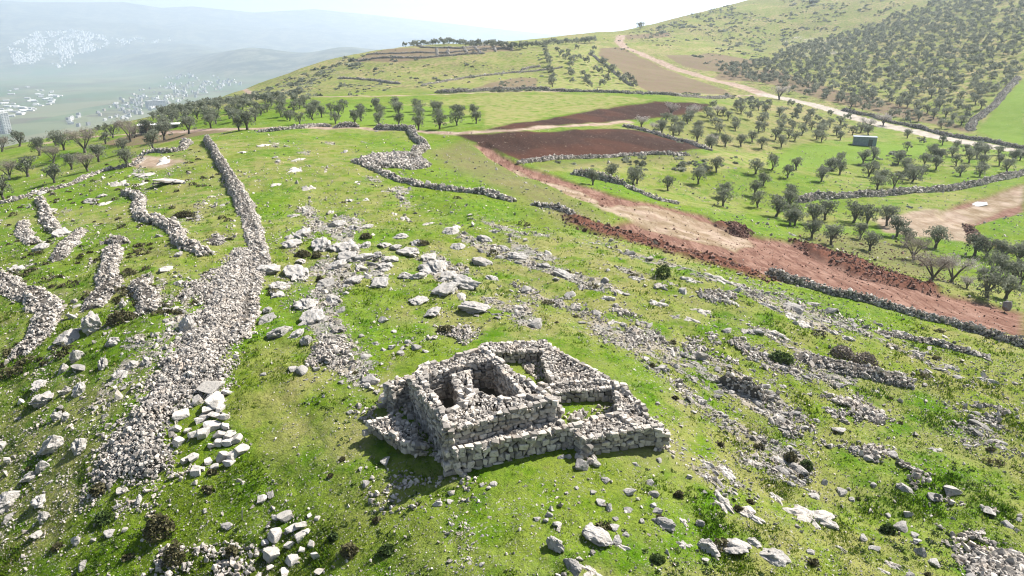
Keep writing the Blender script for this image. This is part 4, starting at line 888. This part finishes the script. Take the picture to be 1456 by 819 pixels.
# ------------------------------------------------------------------ trees
def tube(pts, rad, k=6):
    V = []; Fq = []; pts = [np.array(p, float) for p in pts]
    for i, p in enumerate(pts):
        d = pts[min(i + 1, len(pts) - 1)] - pts[max(i - 1, 0)]; d /= np.linalg.norm(d) + 1e-9; a = np.cross(d, [.3, .9, .1]); a /= np.linalg.norm(a); b = np.cross(d, a)
        for j in range(k): t = 6.283 * j / k; V.append(p + (a * math.cos(t) + b * math.sin(t)) * rad[i])
    for i in range(len(pts) - 1):
        for j in range(k): Fq.append((i * k + j, i * k + (j + 1) % k, (i + 1) * k + (j + 1) % k, (i + 1) * k + j))
    return V, Fq
def tree_meshes(seed, leaves, leaf, mat, kind='olive', H=4.2):
    rg = random.Random(seed); V = []; Fq = []; ends = []; Wd = {'olive': 1.75, 'bare': 2.7, 'blossom': 2.5}[kind] * rg.uniform(.9, 1.1)
    def add(pts, rad, k=6):
        v, f = tube(pts, rad, k); b = len(V); V.extend(v); Fq.extend([tuple(i + b for i in q) for q in f])
    th = H * rg.uniform(.13, .20); lean = np.array([rg.uniform(-.25, .25), rg.uniform(-.25, .25), 0]); top = np.array([0, 0, th]) + lean
    add([(0, 0, -.3), np.array([0, 0, th * .5]) + lean * .3, top], [.30, .22, .2], 7)
    nb = rg.randint(4, 6); a0 = rg.uniform(0, 6.28)
    for i in range(nb):
        a = a0 + 6.283 * i / nb + rg.uniform(-.4, .4); r = Wd * rg.uniform(.45, .72); z = H * rg.uniform(.55, .82)
        m = top * .5 + np.array([math.cos(a) * r * .45, math.sin(a) * r * .45, z * .62 + th * .1]); e = np.array([math.cos(a) * r, math.sin(a) * r, z]); m[2] = (top[2] + z) / 2 + rg.uniform(-.1, .2)
        add([top - [0, 0, .1], m, e], [.14, .09, .04], 5); ends.append(e)
        for _ in range(2 if kind == 'olive' else 5):
            g = m + (e - m) * rg.uniform(.1, .9); f = g + np.array([rg.uniform(-.8, .8), rg.uniform(-.8, .8), rg.uniform(.1, .9)]) * H * .16; add([g, f], [.05, .015], 4); ends.append(f)
    if kind != 'olive':
        for e in list(ends):
            for _ in range(3): f = e + np.array([rg.uniform(-1, 1), rg.uniform(-1, 1), rg.uniform(-.2, 1)]) * H * .12; add([e, f], [.025, .008], 3); ends.append(f)
    ends.append(np.array([lean[0], lean[1], H * .80])); ends.append(np.array([lean[0] * 2, lean[1], H * .62]))
    # crown: many leaf faces in uneven clumps about the branch ends, gaps between them
    rr = np.random.default_rng(seed); E = np.array(ends); cl = []
    for e in E:
        for _ in range(2 if kind == 'olive' else 1):
            cl.append((e + rr.normal(size=3) * [.35, .35, .22] * (H / 4.2), rr.uniform(.34, .74) * H / 4.2))
    if kind == 'olive':
        for a in rr.uniform(0, 6.283, 10): cl.append((np.array([math.cos(a) * Wd * .75, math.sin(a) * Wd * .75, H * rr.uniform(.24, .5)]), rr.uniform(.35, .62)))
    wts = np.array([c[1] ** 2 for c in cl]); pick = rr.choice(len(cl), leaves, p=wts / wts.sum()); d = rr.normal(size=(leaves, 3)); d /= np.linalg.norm(d, axis=1)[:, None]
    rad = np.array([c[1] for c in cl])[pick] * rr.uniform(.25, 1, leaves) ** .45; C = np.array([c[0] for c in cl])[pick] + d * rad[:, None] * [1, 1, .78]
    sz = leaf * rr.uniform(.6, 1.4, leaves); tone = np.clip(rr.uniform(0, .55, len(cl))[pick] + rr.uniform(0, .5, leaves), 0, 1)
    LV = leaf_quads(C, sz, asp=.5 if kind == 'olive' else .3)
    crown = mesh_np('crown', LV, np.arange(len(LV)), np.arange(leaves) * 4, [mat], np.repeat(tone, 4))
    tv = np.array(V); tf = np.array(Fq); trunk = mesh_np('trunk', tv, tf.ravel(), np.arange(len(tf)) * 4, [M['bark']], smooth=True)
    return trunk, crown, (tv, tf, LV, tone)
OL = [tree_meshes(600 + i, 1150, .23, M['olive']) for i in range(6)]; OM = [tree_meshes(630 + i, 520, .34, M['olive']) for i in range(5)]; OF = [tree_meshes(650 + i, 150, .72, M['olive']) for i in range(5)]
BARE = [tree_meshes(700 + i, 3600, .15, M['twig'], 'bare') for i in range(3)]; BLO = [tree_meshes(720 + i, 1500, .22, M['blossom'], 'blossom') for i in range(3)]
def put_tree(name, mset, p, z, h, lab, cat, group):
    k = h / 4.2; t = empty(name, (p[0], p[1], z - .05), random.uniform(0, 6.28)); t.scale = (k * random.uniform(.92, 1.12), k * random.uniform(.92, 1.12), k)
    link('trunk', mset[0], t); link('crown', mset[1], t); return tag(t, lab, cat, group)
def jitter_grid(uv, sp, jit=.35, keep=1.0):
    pl = cast(P(uv)); lo, hi = pl.min(0), pl.max(0); gx, gy = np.meshgrid(np.arange(lo[0], hi[0], sp), np.arange(lo[1], hi[1], sp)); x = gx.ravel() + RNG.uniform(-jit, jit, gx.size) * sp; y = gy.ravel() + RNG.uniform(-jit, jit, gx.size) * sp
    k = (poly_sd(x, y, pl) < 0) & (RNG.uniform(0, 1, len(x)) < keep); return np.stack([x[k], y[k]], 1)
def olives():
    zones = {}
    rows = []
    for i, s in enumerate(('477,176 482,166 488,157', '505,176 514,173 513,162', '539,178 541,167 536,157 533,155', '567,178 568,165 562,158 562,154', '595,185 596,173 596,163 592,158', '625,183 623,172 623,163 617,158', '650,179 654,168 647,164', '677,176 674,166')):
        rows.append((cast(P(s)), [(lambda r, j: '%s olive tree counted from the wall, in the %s short row' % (ordinal(j + 1), ordinal(r + 1)))(i, j) for j in range(len(s.split()))]))
    T = []   # (x, y, height, zone, ready-made label)
    for pts, labs in rows:
        for p, l in zip(pts, labs): T.append([p[0], p[1], random.uniform(3.2, 3.9), 'of the short straight rows', l])
    def zone(name, pts, h0, h1):
        for p in pts: T.append([p[0], p[1], random.uniform(h0, h1), name, None])
    zone('dense grove left of the rows', jitter_grid('212,178 240,160 300,147 364,143 440,149 478,156 468,178 420,178 364,177 300,178 250,182', 7.8), 2.9, 3.8)
    zone('orchard above the bright field', jitter_grid('900,182 960,168 1010,154 1080,150 1130,155 1200,176 1248,192 1180,202 1100,214 1010,212 945,196', 7.0, .3, .9), 2.9, 3.8)
    zone('orchard below the bright field', np.concatenate([jitter_grid('850,252 900,246 1000,246 1100,241 1180,236 1260,221 1340,213 1456,226 1480,240 1440,247 1320,266 1160,276 1130,284 1130,322 1090,312 1060,302 1000,286 930,276', 7.0, .38, .88), cast(P('843,262 1400,222 1330,228 1290,214'))]), 2.9, 4.0)
    zone('grove beside the bare clearing', cast(P('1123,320 1154,338 1182,347 1222,341 1237,357 1232,320 1261,320 1275,336 1287,348 1330,352 1385,365 1409,387 1447,376 1440,399 1401,368 1213,317 1156,320 1173,314 1103,309 1404,423 1430,424 1449,407 1420,395 1425,372')), 2.9, 4.0)
    zone('left slope under the track', cast(P('78,261 180,238 176,218 141,231 102,243 40,251 28,208 80,208 161,197 219,212 234,199 235,187 269,191 56,220 91,212 300,182 340,187 352,186 192,196 5,283 150,205 210,190 246,180')), 3.2, 5.2)
    zone('far strip orchard', np.concatenate([cast(P('776,77 778,82 780,88 781,95 782,102 784,109 785,117 786,124 792,75 798,80 803,89 808,78 811,99 812,92 814,121 813,112 810,106 808,84 815,90 823,88 834,94 831,120 838,126 829,112 836,117 847,105 853,110 862,119 856,124 862,102 868,108 872,104 878,113 885,120 892,114 898,120 901,126 845,72 820,70')), jitter_grid('838,76 846,78 868,100 860,96', 5)]), 3.6, 4.8)
    rp = np.linspace(0, 1, 84); ru = 523 + rp * 320; rv = np.interp(ru, [523, 643, 728, 780, 843], [67.5, 64.5, 70, 67, 60]) - .5
    zone('skyline of the far ridge', cast(np.stack([ru + RNG.uniform(-2, 2, 84), rv + RNG.uniform(-.3, 1.2, 84)], 1)), 3.6, 5.8)
    hs = np.concatenate([jitter_grid('1012,100 1080,88 1150,62 1250,32 1330,2 1456,-10 1500,-10 1500,95 1440,112 1400,150 1372,184 1290,178 1200,152 1120,132 1040,112', 6.2, .42, .94)]); n_ = fbm(hs[:, 0] / 30, hs[:, 1] / 30, 3, 301)
    zone('hillside above the gravel road', hs[n_ > .25], 3.0, 4.4)
    zone('hedge along the gravel road', cast(P('1230,188 1290,196 1340,206 1390,215 1420,221 1450,228 1310,205 1360,212 1180,166 1205,172')), 2.4, 3.6)
    A = np.array([[t[0], t[1]] for t in T]); z = Zf(A[:, 0], A[:, 1]); H = np.array([t[2] for t in T]); u, v, dep = project(A[:, 0], A[:, 1], z); px = H * F / dep
    inview = (u > -25) & (u < 1480) & (v > -15) & (dep > 0); px = np.where(inview, px, px * .01)
    top = set(np.argsort(-px)[:300].tolist()); by = {}
    for i in top: by.setdefault(T[i][3], []).append(i)
    lab = {}
    for zn, ids in by.items():
        ids.sort(key=lambda i: -v[i]); nb = max(1, round(len(ids) / 11)); bands = {}
        for r_, i in enumerate(ids): bands.setdefault(min(nb - 1, r_ * nb // len(ids)), []).append(i)
        for b, L in bands.items():
            L.sort(key=lambda i: u[i])
            for j, i in enumerate(L):
                lab[i] = T[i][4] or ('%s olive tree from left%s, %s' % (ordinal(j + 1), '' if nb == 1 else ', nearest line' if b == 0 else ', farthest line' if b == nb - 1 else ', %s line back' % ordinal(b + 1), zn))
    SV = []; ST = []; TV = []; TF = []; tb = 0
    for i, t in enumerate(T):
        if i in top:
            put_tree('olive_tree', random.choice(OL if px[i] > 19 else OM), t, z[i], t[2], lab[i], 'olive tree', 'olive trees, ' + t[3])
        else:
            d_ = random.choice(OF); k = t[2] / 4.2; a = random.uniform(0, 6.28); Rm = np.array([[math.cos(a), -math.sin(a), 0], [math.sin(a), math.cos(a), 0], [0, 0, 1]]) * k
            SV.append(d_[2][2] @ Rm.T + [t[0], t[1], z[i]]); ST.append(np.repeat(np.clip(d_[2][3] + random.uniform(-.2, .2), 0, 1), 4)); nv = len(d_[2][0])
    LV = np.concatenate(SV); tag(tri_cloud('olive_grove', LV, np.concatenate(ST), M['olive'], 4), 'far olive trees and bushes massed over the right hillside', 'olive grove', kind='stuff')
    print('olives', len(T), 'smallest single', np.sort(-px)[:300][-1])
olives()
def others():
    L = [('bare_tree', BARE, 125, 243, 30, 'grey leafless tree beside a dark olive on left slope'), ('bare_tree', BARE, 13, 256, 30, 'pale leafless tree at the left picture edge'), ('bare_tree', BARE, 121, 217, 36, 'large pale twiggy tree at top of left slope'),
         ('bare_tree', BARE, 3, 216, 24, 'small grey twiggy tree cut by left edge'), ('bare_tree', BARE, 76, 232, 26, 'low grey leafless tree in front of the big olive'), ('bare_tree', BARE, 186, 202, 32, 'twiggy green-grey tree on the red earth patch'),
         ('almond_tree', BLO, 912, 180, 18, 'whitest blossoming almond tree at the orchard corner'), ('almond_tree', BLO, 955, 163, 18, 'pale almond tree over the dark upper field'), ('almond_tree', BLO, 985, 166, 18, 'pale almond tree next along above the orchard'),
         ('almond_tree', BLO, 1020, 163, 15, 'pinkish bare almond tree near the track junction'), ('almond_tree', BLO, 930, 186, 14, 'small cream almond tree inside the orchard'), ('almond_tree', BLO, 1108, 141, 22, 'grey almond tree at the road junction'),
         ('almond_tree', BLO, 1256, 178, 18, 'pale almond tree on the verge of gravel road'), ('almond_tree', BLO, 1234, 184, 18, 'yellow-green young tree by the blue shed'),
         ('bare_tree', BARE, 1299, 371, 36, 'dark leafless tree on the red slope'), ('bare_tree', BARE, 1322, 402, 46, 'tall leafless tree at edge of the red track'), ('almond_tree', BLO, 1352, 402, 44, 'big white blossoming almond tree beside the red track'), ('almond_tree', BLO, 1374, 412, 22, 'small blossoming shrub right of the big almond'),
         ('almond_tree', BLO, 1012, 205, 14, 'cream almond tree at the near orchard edge')]
    xy = cast([(a[2], a[3]) for a in L])
    for (nm, ms, u, v, hp, lb), p in zip(L, xy):
        z = float(Zf(*p)[0]); dep = float(np.array([p[0], p[1], z - HC]) @ FW); put_tree(nm, random.choice(ms), p, z, hp * dep / F, lb, 'tree', None)
    p = cast([(910, 41)])[0]; z = float(Zf(*p)[0]); put_tree('ridge_tree', OM[0], p, z, 8.0, 'lone dark tree standing up on the skyline', 'tree', None)
others()

# ------------------------------------------------------------------ sheds, stake, puddles, towns
def box(bm, x0, x1, y0, y1, z0, z1, mi=0):
    vs = [bm.verts.new((x, y, z)) for z in (z0, z1) for y in (y0, y1) for x in (x0, x1)]
    for f in ((0, 2, 3, 1), (4, 5, 7, 6), (0, 1, 5, 4), (2, 6, 7, 3), (0, 4, 6, 2), (1, 3, 7, 5)): bm.faces.new([vs[i] for i in f]).material_index = mi
def bmo(name, fn, mats, parent=None):
    bm = bmesh.new(); fn(bm); bmesh.ops.recalc_face_normals(bm, faces=bm.faces); me = bpy.data.meshes.new(name); bm.to_mesh(me); bm.free()
    for m in mats: me.materials.append(m)
    return link(name, me, parent)
def face_cam(p): return -math.atan2(p[0], p[1])
def sheds():
    p = cast([(226, 186)])[0]; z = float(Zf(*p)[0]); e = tag(empty('farm_shed', (p[0], p[1], z), face_cam(p) - .12), 'long low shed with white sheet roof among the olives', 'shed')
    bmo('wall', lambda b: (box(b, -5, -1.2, 0, 4, -.5, 1.5), box(b, -1.2, 5, .8, 4, -.5, 1.5), box(b, -1.1, -.95, 0, .15, -.5, 1.5), box(b, 2, 2.15, 0, .15, -.5, 1.5), box(b, 4.85, 5, 0, .15, -.5, 1.5)), [M['window']], e)
    def roof(b):
        box(b, -5.4, 5.4, -.5, 4.4, 1.502, 1.62)
        for i in range(9): box(b, -5.2 + i * 1.3, -5.1 + i * 1.3, -.45, 4.35, 1.622, 1.66)
    bmo('roof', roof, [M['roof_white']], e)
    p = cast([(1229, 207)])[0]; z = float(Zf(*p)[0]); e = tag(empty('metal_shed', (p[0], p[1], z), face_cam(p) + .1), 'blue-grey metal shed beside the bright green field', 'shed')
    def w(b):
        box(b, -2.9, 2.9, 0, 2.6, -.4, 2.35)
        for i in range(15): box(b, -2.85 + i * .4, -2.79 + i * .4, -.05, -.002, -.3, 2.3)
    bmo('wall', w, [M['tin']], e); bmo('roof', lambda b: box(b, -3.05, 3.05, -.2, 2.8, 2.352, 2.45), [M['tin']], e); bmo('door', lambda b: box(b, .9, 1.9, -.09, -.055, -.3, 1.8), [M['window']], e)
    p = cast([(344, 736)])[0]; z = float(Zf(*p)[0]); bm_ = lambda b: (box(b, -.025, .025, -.02, .02, -.1, .62), box(b, -.02, .02, -.015, .015, .622, .66)); o = bmo('wooden_stake', bm_, [M['wood']]); o.location = (p[0], p[1], z); o.rotation_euler = (.08, .12, .4); tag(o, 'thin pale wooden stake standing in the foreground grass', 'stake')
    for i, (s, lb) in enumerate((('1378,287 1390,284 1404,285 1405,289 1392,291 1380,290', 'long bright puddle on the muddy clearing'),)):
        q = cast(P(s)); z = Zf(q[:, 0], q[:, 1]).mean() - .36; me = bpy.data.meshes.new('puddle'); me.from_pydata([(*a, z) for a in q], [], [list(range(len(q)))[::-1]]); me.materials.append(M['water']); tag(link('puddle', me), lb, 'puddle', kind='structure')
    p = cast([(1430, 438)])[0]; z = float(Zf(*p)[0]); o = link('boulder', RM['b'][3]); o.location = (p[0], p[1], z); o.scale = (.95, .9, 1.15); tag(o, 'single brown boulder on the edge of the red track', 'boulder')
sheds()
def house_mesh(i):
    rg = random.Random(900 + i); w, d, h = rg.uniform(12, 18), rg.uniform(11, 15), rg.choice((6.5, 9.5, 9.5, 12.5, 15.5)); bm = bmesh.new()
    box(bm, -w / 2, w / 2, 0, d, -6, h, 0)
    for a in ((-w / 2, w / 2, 0, .3), (-w / 2, w / 2, d - .3, d), (-w / 2, -w / 2 + .3, .302, d - .302), (w / 2 - .3, w / 2, .302, d - .302)): box(bm, *a, h + .002, h + .9, 0)
    box(bm, w * .1, w * .32, d * .5, d * .8, h + .002, h + 2.6, 0); fl = int(h / 3)
    for f in range(fl):
        for k in range(4): x = -w / 2 + w * (k + .5) / 4; box(bm, x - .8, x + .8, -.06, -.004, f * 3.1 + .9, f * 3.1 + 2.2, 1); box(bm, x - .8, x + .8, d + .004, d + .06, f * 3.1 + .9, f * 3.1 + 2.2, 1)
        for k in range(3): y = d * (k + .5) / 3; box(bm, w / 2 + .004, w / 2 + .06, y - .7, y + .7, f * 3.1 + .9, f * 3.1 + 2.2, 1); box(bm, -w / 2 - .06, -w / 2 - .004, y - .7, y + .7, f * 3.1 + .9, f * 3.1 + 2.2, 1)
    bmesh.ops.recalc_face_normals(bm, faces=bm.faces); me = bpy.data.meshes.new('house'); bm.to_mesh(me); bm.free(); me.materials.append(M[('plaster', 'plaster_grey', 'plaster_tan', 'plaster')[i % 4]]); me.materials.append(M['window']); return me
def hall_mesh(i):
    rg = random.Random(950 + i); w, d, h = rg.uniform(30, 55), rg.uniform(16, 26), rg.uniform(6, 9); bm = bmesh.new(); box(bm, -w / 2, w / 2, 0, d, -6, h, 0)
    r = [bm.verts.new(v) for v in ((-w / 2 - .5, -.5, h + .01), (w / 2 + .5, -.5, h + .01), (w / 2 + .5, d + .5, h + .01), (-w / 2 - .5, d + .5, h + .01), (-w / 2 - .5, d / 2, h + 2.6), (w / 2 + .5, d / 2, h + 2.6))]
    for f in ((0, 1, 5, 4), (2, 3, 4, 5), (0, 4, 3), (1, 2, 5), (3, 2, 1, 0)): bm.faces.new([r[k] for k in f]).material_index = 2
    for k in range(5): x = -w / 2 + w * (k + .5) / 5; box(bm, x - 2, x + 2, -.08, -.004, 0, 4.2, 1)
    bmesh.ops.recalc_face_normals(bm, faces=bm.faces); me = bpy.data.meshes.new('warehouse'); bm.to_mesh(me); bm.free()
    for m in (('plaster', 'window', 'roof_white') if i % 2 else ('plaster', 'window', 'concrete')): me.materials.append(M[m])
    return me
def towns():
    M['plaster_grey'] = make_plain('grey_plaster', (.26, .255, .25), (.36, .355, .35), .15); M['plaster_tan'] = make_plain('tan_plaster', (.38, .34, .29), (.50, .46, .40), .15)
    HM = [house_mesh(i) for i in range(8)]; WM = [hall_mesh(i) for i in range(4)]
    def sample(uv, n, bias=None):
        pl = np.array(P(uv)); lo, hi = pl.min(0), pl.max(0); q = RNG.uniform(0, 1, (n * 8, 2)) * (hi - lo) + lo; q = q[poly_sd(q[:, 0], q[:, 1], pl) < 0]
        c = fbm(q[:, 0] / 9, q[:, 1] / 6, 3, 333); q = q[RNG.uniform(0, 1, len(q)) < sstep(.35, .62, c)][:n]; return q
    def put(q, meshes, name, noun, cat, zone, sc0=1.0, nb=None):
        xy = cast(q); z = valley(xy[:, 0], xy[:, 1]); u, v = q[:, 0], q[:, 1]; order = sorted(range(len(q)), key=lambda i: -v[i]); nb = nb or max(1, round(len(q) / 14)); bands = {}
        for r_, i in enumerate(order): bands.setdefault(min(nb - 1, r_ * nb // len(q)), []).append(i)
        for b, L in bands.items():
            L.sort(key=lambda i: u[i])
            for j, i in enumerate(L):
                o = link(name, random.choice(meshes)); o.location = (xy[i, 0], xy[i, 1], zmacro(xy[i:i + 1, 0], xy[i:i + 1, 1])[0]); o.rotation_euler = (0, 0, random.choice((0, .5, 1.1, -.4)) + random.uniform(-.1, .1)); s = sc0 * random.uniform(.85, 1.2); o.scale = (s, s, s * random.uniform(.9, 1.25))
                tag(o, '%s %s from left%s, %s' % (ordinal(j + 1), noun, '' if nb == 1 else ', lowest line' if b == 0 else ', top line' if b == nb - 1 else ', %s line up' % ordinal(b + 1), zone), cat, noun + 's ' + zone)
    put(sample('134,166 160,148 190,132 230,118 262,116 300,118 318,126 290,136 262,142 240,150 210,160 180,170 150,172', 230), HM, 'house', 'pale house', 'house', 'of the dense town beyond the slope', .52)
    put(sample('225,112 262,104 330,112 345,122 318,124 270,114', 60), HM, 'house', 'small far house', 'house', 'scattered above the dense town', .6)
    put(sample('95,172 110,166 140,164 135,178 100,182', 12), HM, 'house', 'hazy house', 'house', 'below the dense town at left', .62)
    put(sample('0,124 70,122 100,138 80,150 40,168 0,170', 60), WM, 'warehouse', 'white warehouse', 'warehouse', 'on the valley floor at far left', .46)
    # the far hillside town: more houses than anyone could tell apart
    q = np.concatenate([sample('10,66 50,46 110,42 166,56 150,66 110,80 70,90 20,92', 950), sample('150,56 240,52 245,58 170,66', 60), sample('60,92 110,84 116,92 80,98', 20)]); xy = cast(q); z = zmacro(xy[:, 0], xy[:, 1]); V = []; Fq = []
    for (a, b), c in zip(xy, z):
        w, d, h = random.uniform(9, 16), random.uniform(9, 14), random.uniform(6, 14); n0 = len(V); t = random.uniform(0, 3); ca, sa = math.cos(t), math.sin(t)
        for zz in (-8, h):
            for x_, y_ in ((-w, -d), (w, -d), (w, d), (-w, d)): V.append((a + (x_ * ca - y_ * sa) / 2, b + (x_ * sa + y_ * ca) / 2, c + zz))
        Fq += [tuple(n0 + k for k in f) for f in ((0, 1, 5, 4), (1, 2, 6, 5), (2, 3, 7, 6), (3, 0, 4, 7), (4, 5, 6, 7))]
    me = bpy.data.meshes.new('distant_town'); me.from_pydata(V, [], Fq); me.materials.append(M['plaster']); tag(link('distant_town', me), 'pale houses of the hazy town across the valley', 'town', kind='stuff')
    for (u, v, wp, hp, lb, mt) in ((4, 194, 9, 27, 'white tower block cut by the left picture edge', 'plaster'), (13, 193, 9, 28, 'second white tower block just right of the edge one', 'plaster'), (224, 153, 24, 9, 'grey apartment block at the edge of the dense town', 'concrete')):
        p = cast([(u, min(v, 190) if u < 100 else v)])[0]; z = float(zmacro(p[:1], p[1:])[0]); dep = float(np.array([p[0], p[1], z - HC]) @ FW); w, h = wp * dep / F, hp * dep / F; fl = max(3, int(h / 3.6)); nc = max(3, int(w / 5)); base = (-10 if u < 100 else -6)
        e = tag(empty('apartment_block', (p[0], p[1], z), face_cam(p) + .3), lb, 'apartment block')
        bmo('wall', lambda b: box(b, -w / 2, w / 2, 0, w * .5 if w > 40 else w * .8, base, h), [M[mt]], e)
        wm = bmo('window', lambda b: box(b, -w / nc * .28, w / nc * .28, -.3, -.01, .3 * h / fl, .72 * h / fl), [M['window']], e)
        for f in range(fl):
            for k in range(nc):
                o = wm if f + k == 0 else wm.copy()
                if o is not wm: COL.objects.link(o)
                o.location = (-w / 2 + w * (k + .5) / nc, 0, h * f / fl)
        bmo('roof', lambda b: (box(b, -w / 2 - .4, w / 2 + .4, -.4, (w * .5 if w > 40 else w * .8) + .4, h + .01, h + 1.0), box(b, -w * .12, w * .12, w * .1, w * .3, h + 1.01, h + 4)), [M[mt]], e)
towns()
# ------------------------------------------------------------------ light, sky, air
SUN_AZ, SUN_EL = 54.0, 46.0
w = bpy.data.worlds.new('World'); sc.world = w; w.use_nodes = True; wn = w.node_tree; wn.nodes.clear()
sky = wn.nodes.new('ShaderNodeTexSky'); sky.sky_type = 'NISHITA'; sky.sun_disc = False; sky.sun_elevation = R(SUN_EL); sky.sun_rotation = R(SUN_AZ); sky.air_density = 1.0; sky.dust_density = 1.6; sky.ozone_density = 0.6; sky.altitude = 800
bg = wn.nodes.new('ShaderNodeBackground'); bg.inputs['Strength'].default_value = .05; ow = wn.nodes.new('ShaderNodeOutputWorld')
wn.links.new(sky.outputs[0], bg.inputs[0]); wn.links.new(bg.outputs[0], ow.inputs[0])
sl = bpy.data.lights.new('sun', 'SUN'); sl.energy = 5.0; sl.angle = R(.55); sl.color = (1, .955, .89); so = bpy.data.objects.new('sun', sl); COL.objects.link(so)
sd = Vector((math.sin(R(SUN_AZ)) * math.cos(R(SUN_EL)), math.cos(R(SUN_AZ)) * math.cos(R(SUN_EL)), math.sin(R(SUN_EL))))
so.rotation_euler = sd.to_track_quat('Z', 'Y').to_euler(); so.location = sd * 200
def haze():
    hx = 15500; z0, z1 = -480, 560
    V = [(x, y, z) for z in (z0, z1) for y in (-hx, hx) for x in (-hx, hx)]
    Fq = [(0, 2, 3, 1), (4, 5, 7, 6), (0, 1, 5, 4), (2, 6, 7, 3), (0, 4, 6, 2), (1, 3, 7, 5)]
    m, t = nt('haze_air'); n = N(t)
    v = n('VolumePrincipled', ins={'Color': (.73, .85, 1.0, 1), 'Density': HAZE, 'Anisotropy': .35})
    o = t.nodes.new('ShaderNodeOutputMaterial'); t.links.new(v.outputs[0], o.inputs['Volume'])
    me = bpy.data.meshes.new('haze'); me.from_pydata(V, [], Fq); me.materials.append(m); tag(link('haze', me), 'pale blue haze filling the valley air', 'haze', kind='stuff')
HAZE = 1.65e-4
haze()
sc.view_settings.view_transform = 'Standard'; sc.view_settings.look = 'None'; sc.view_settings.gamma = 1.0; sc.view_settings.use_curve_mapping = False
sc.view_settings.exposure = 1.36
sc.render.engine = 'CYCLES'; sc.cycles.use_denoising = True; sc.cycles.filter_width = 1.15
sc.cycles.max_bounces = 6; sc.cycles.diffuse_bounces = 2; sc.cycles.glossy_bounces = 1; sc.cycles.transmission_bounces = 2; sc.cycles.volume_bounces = 1
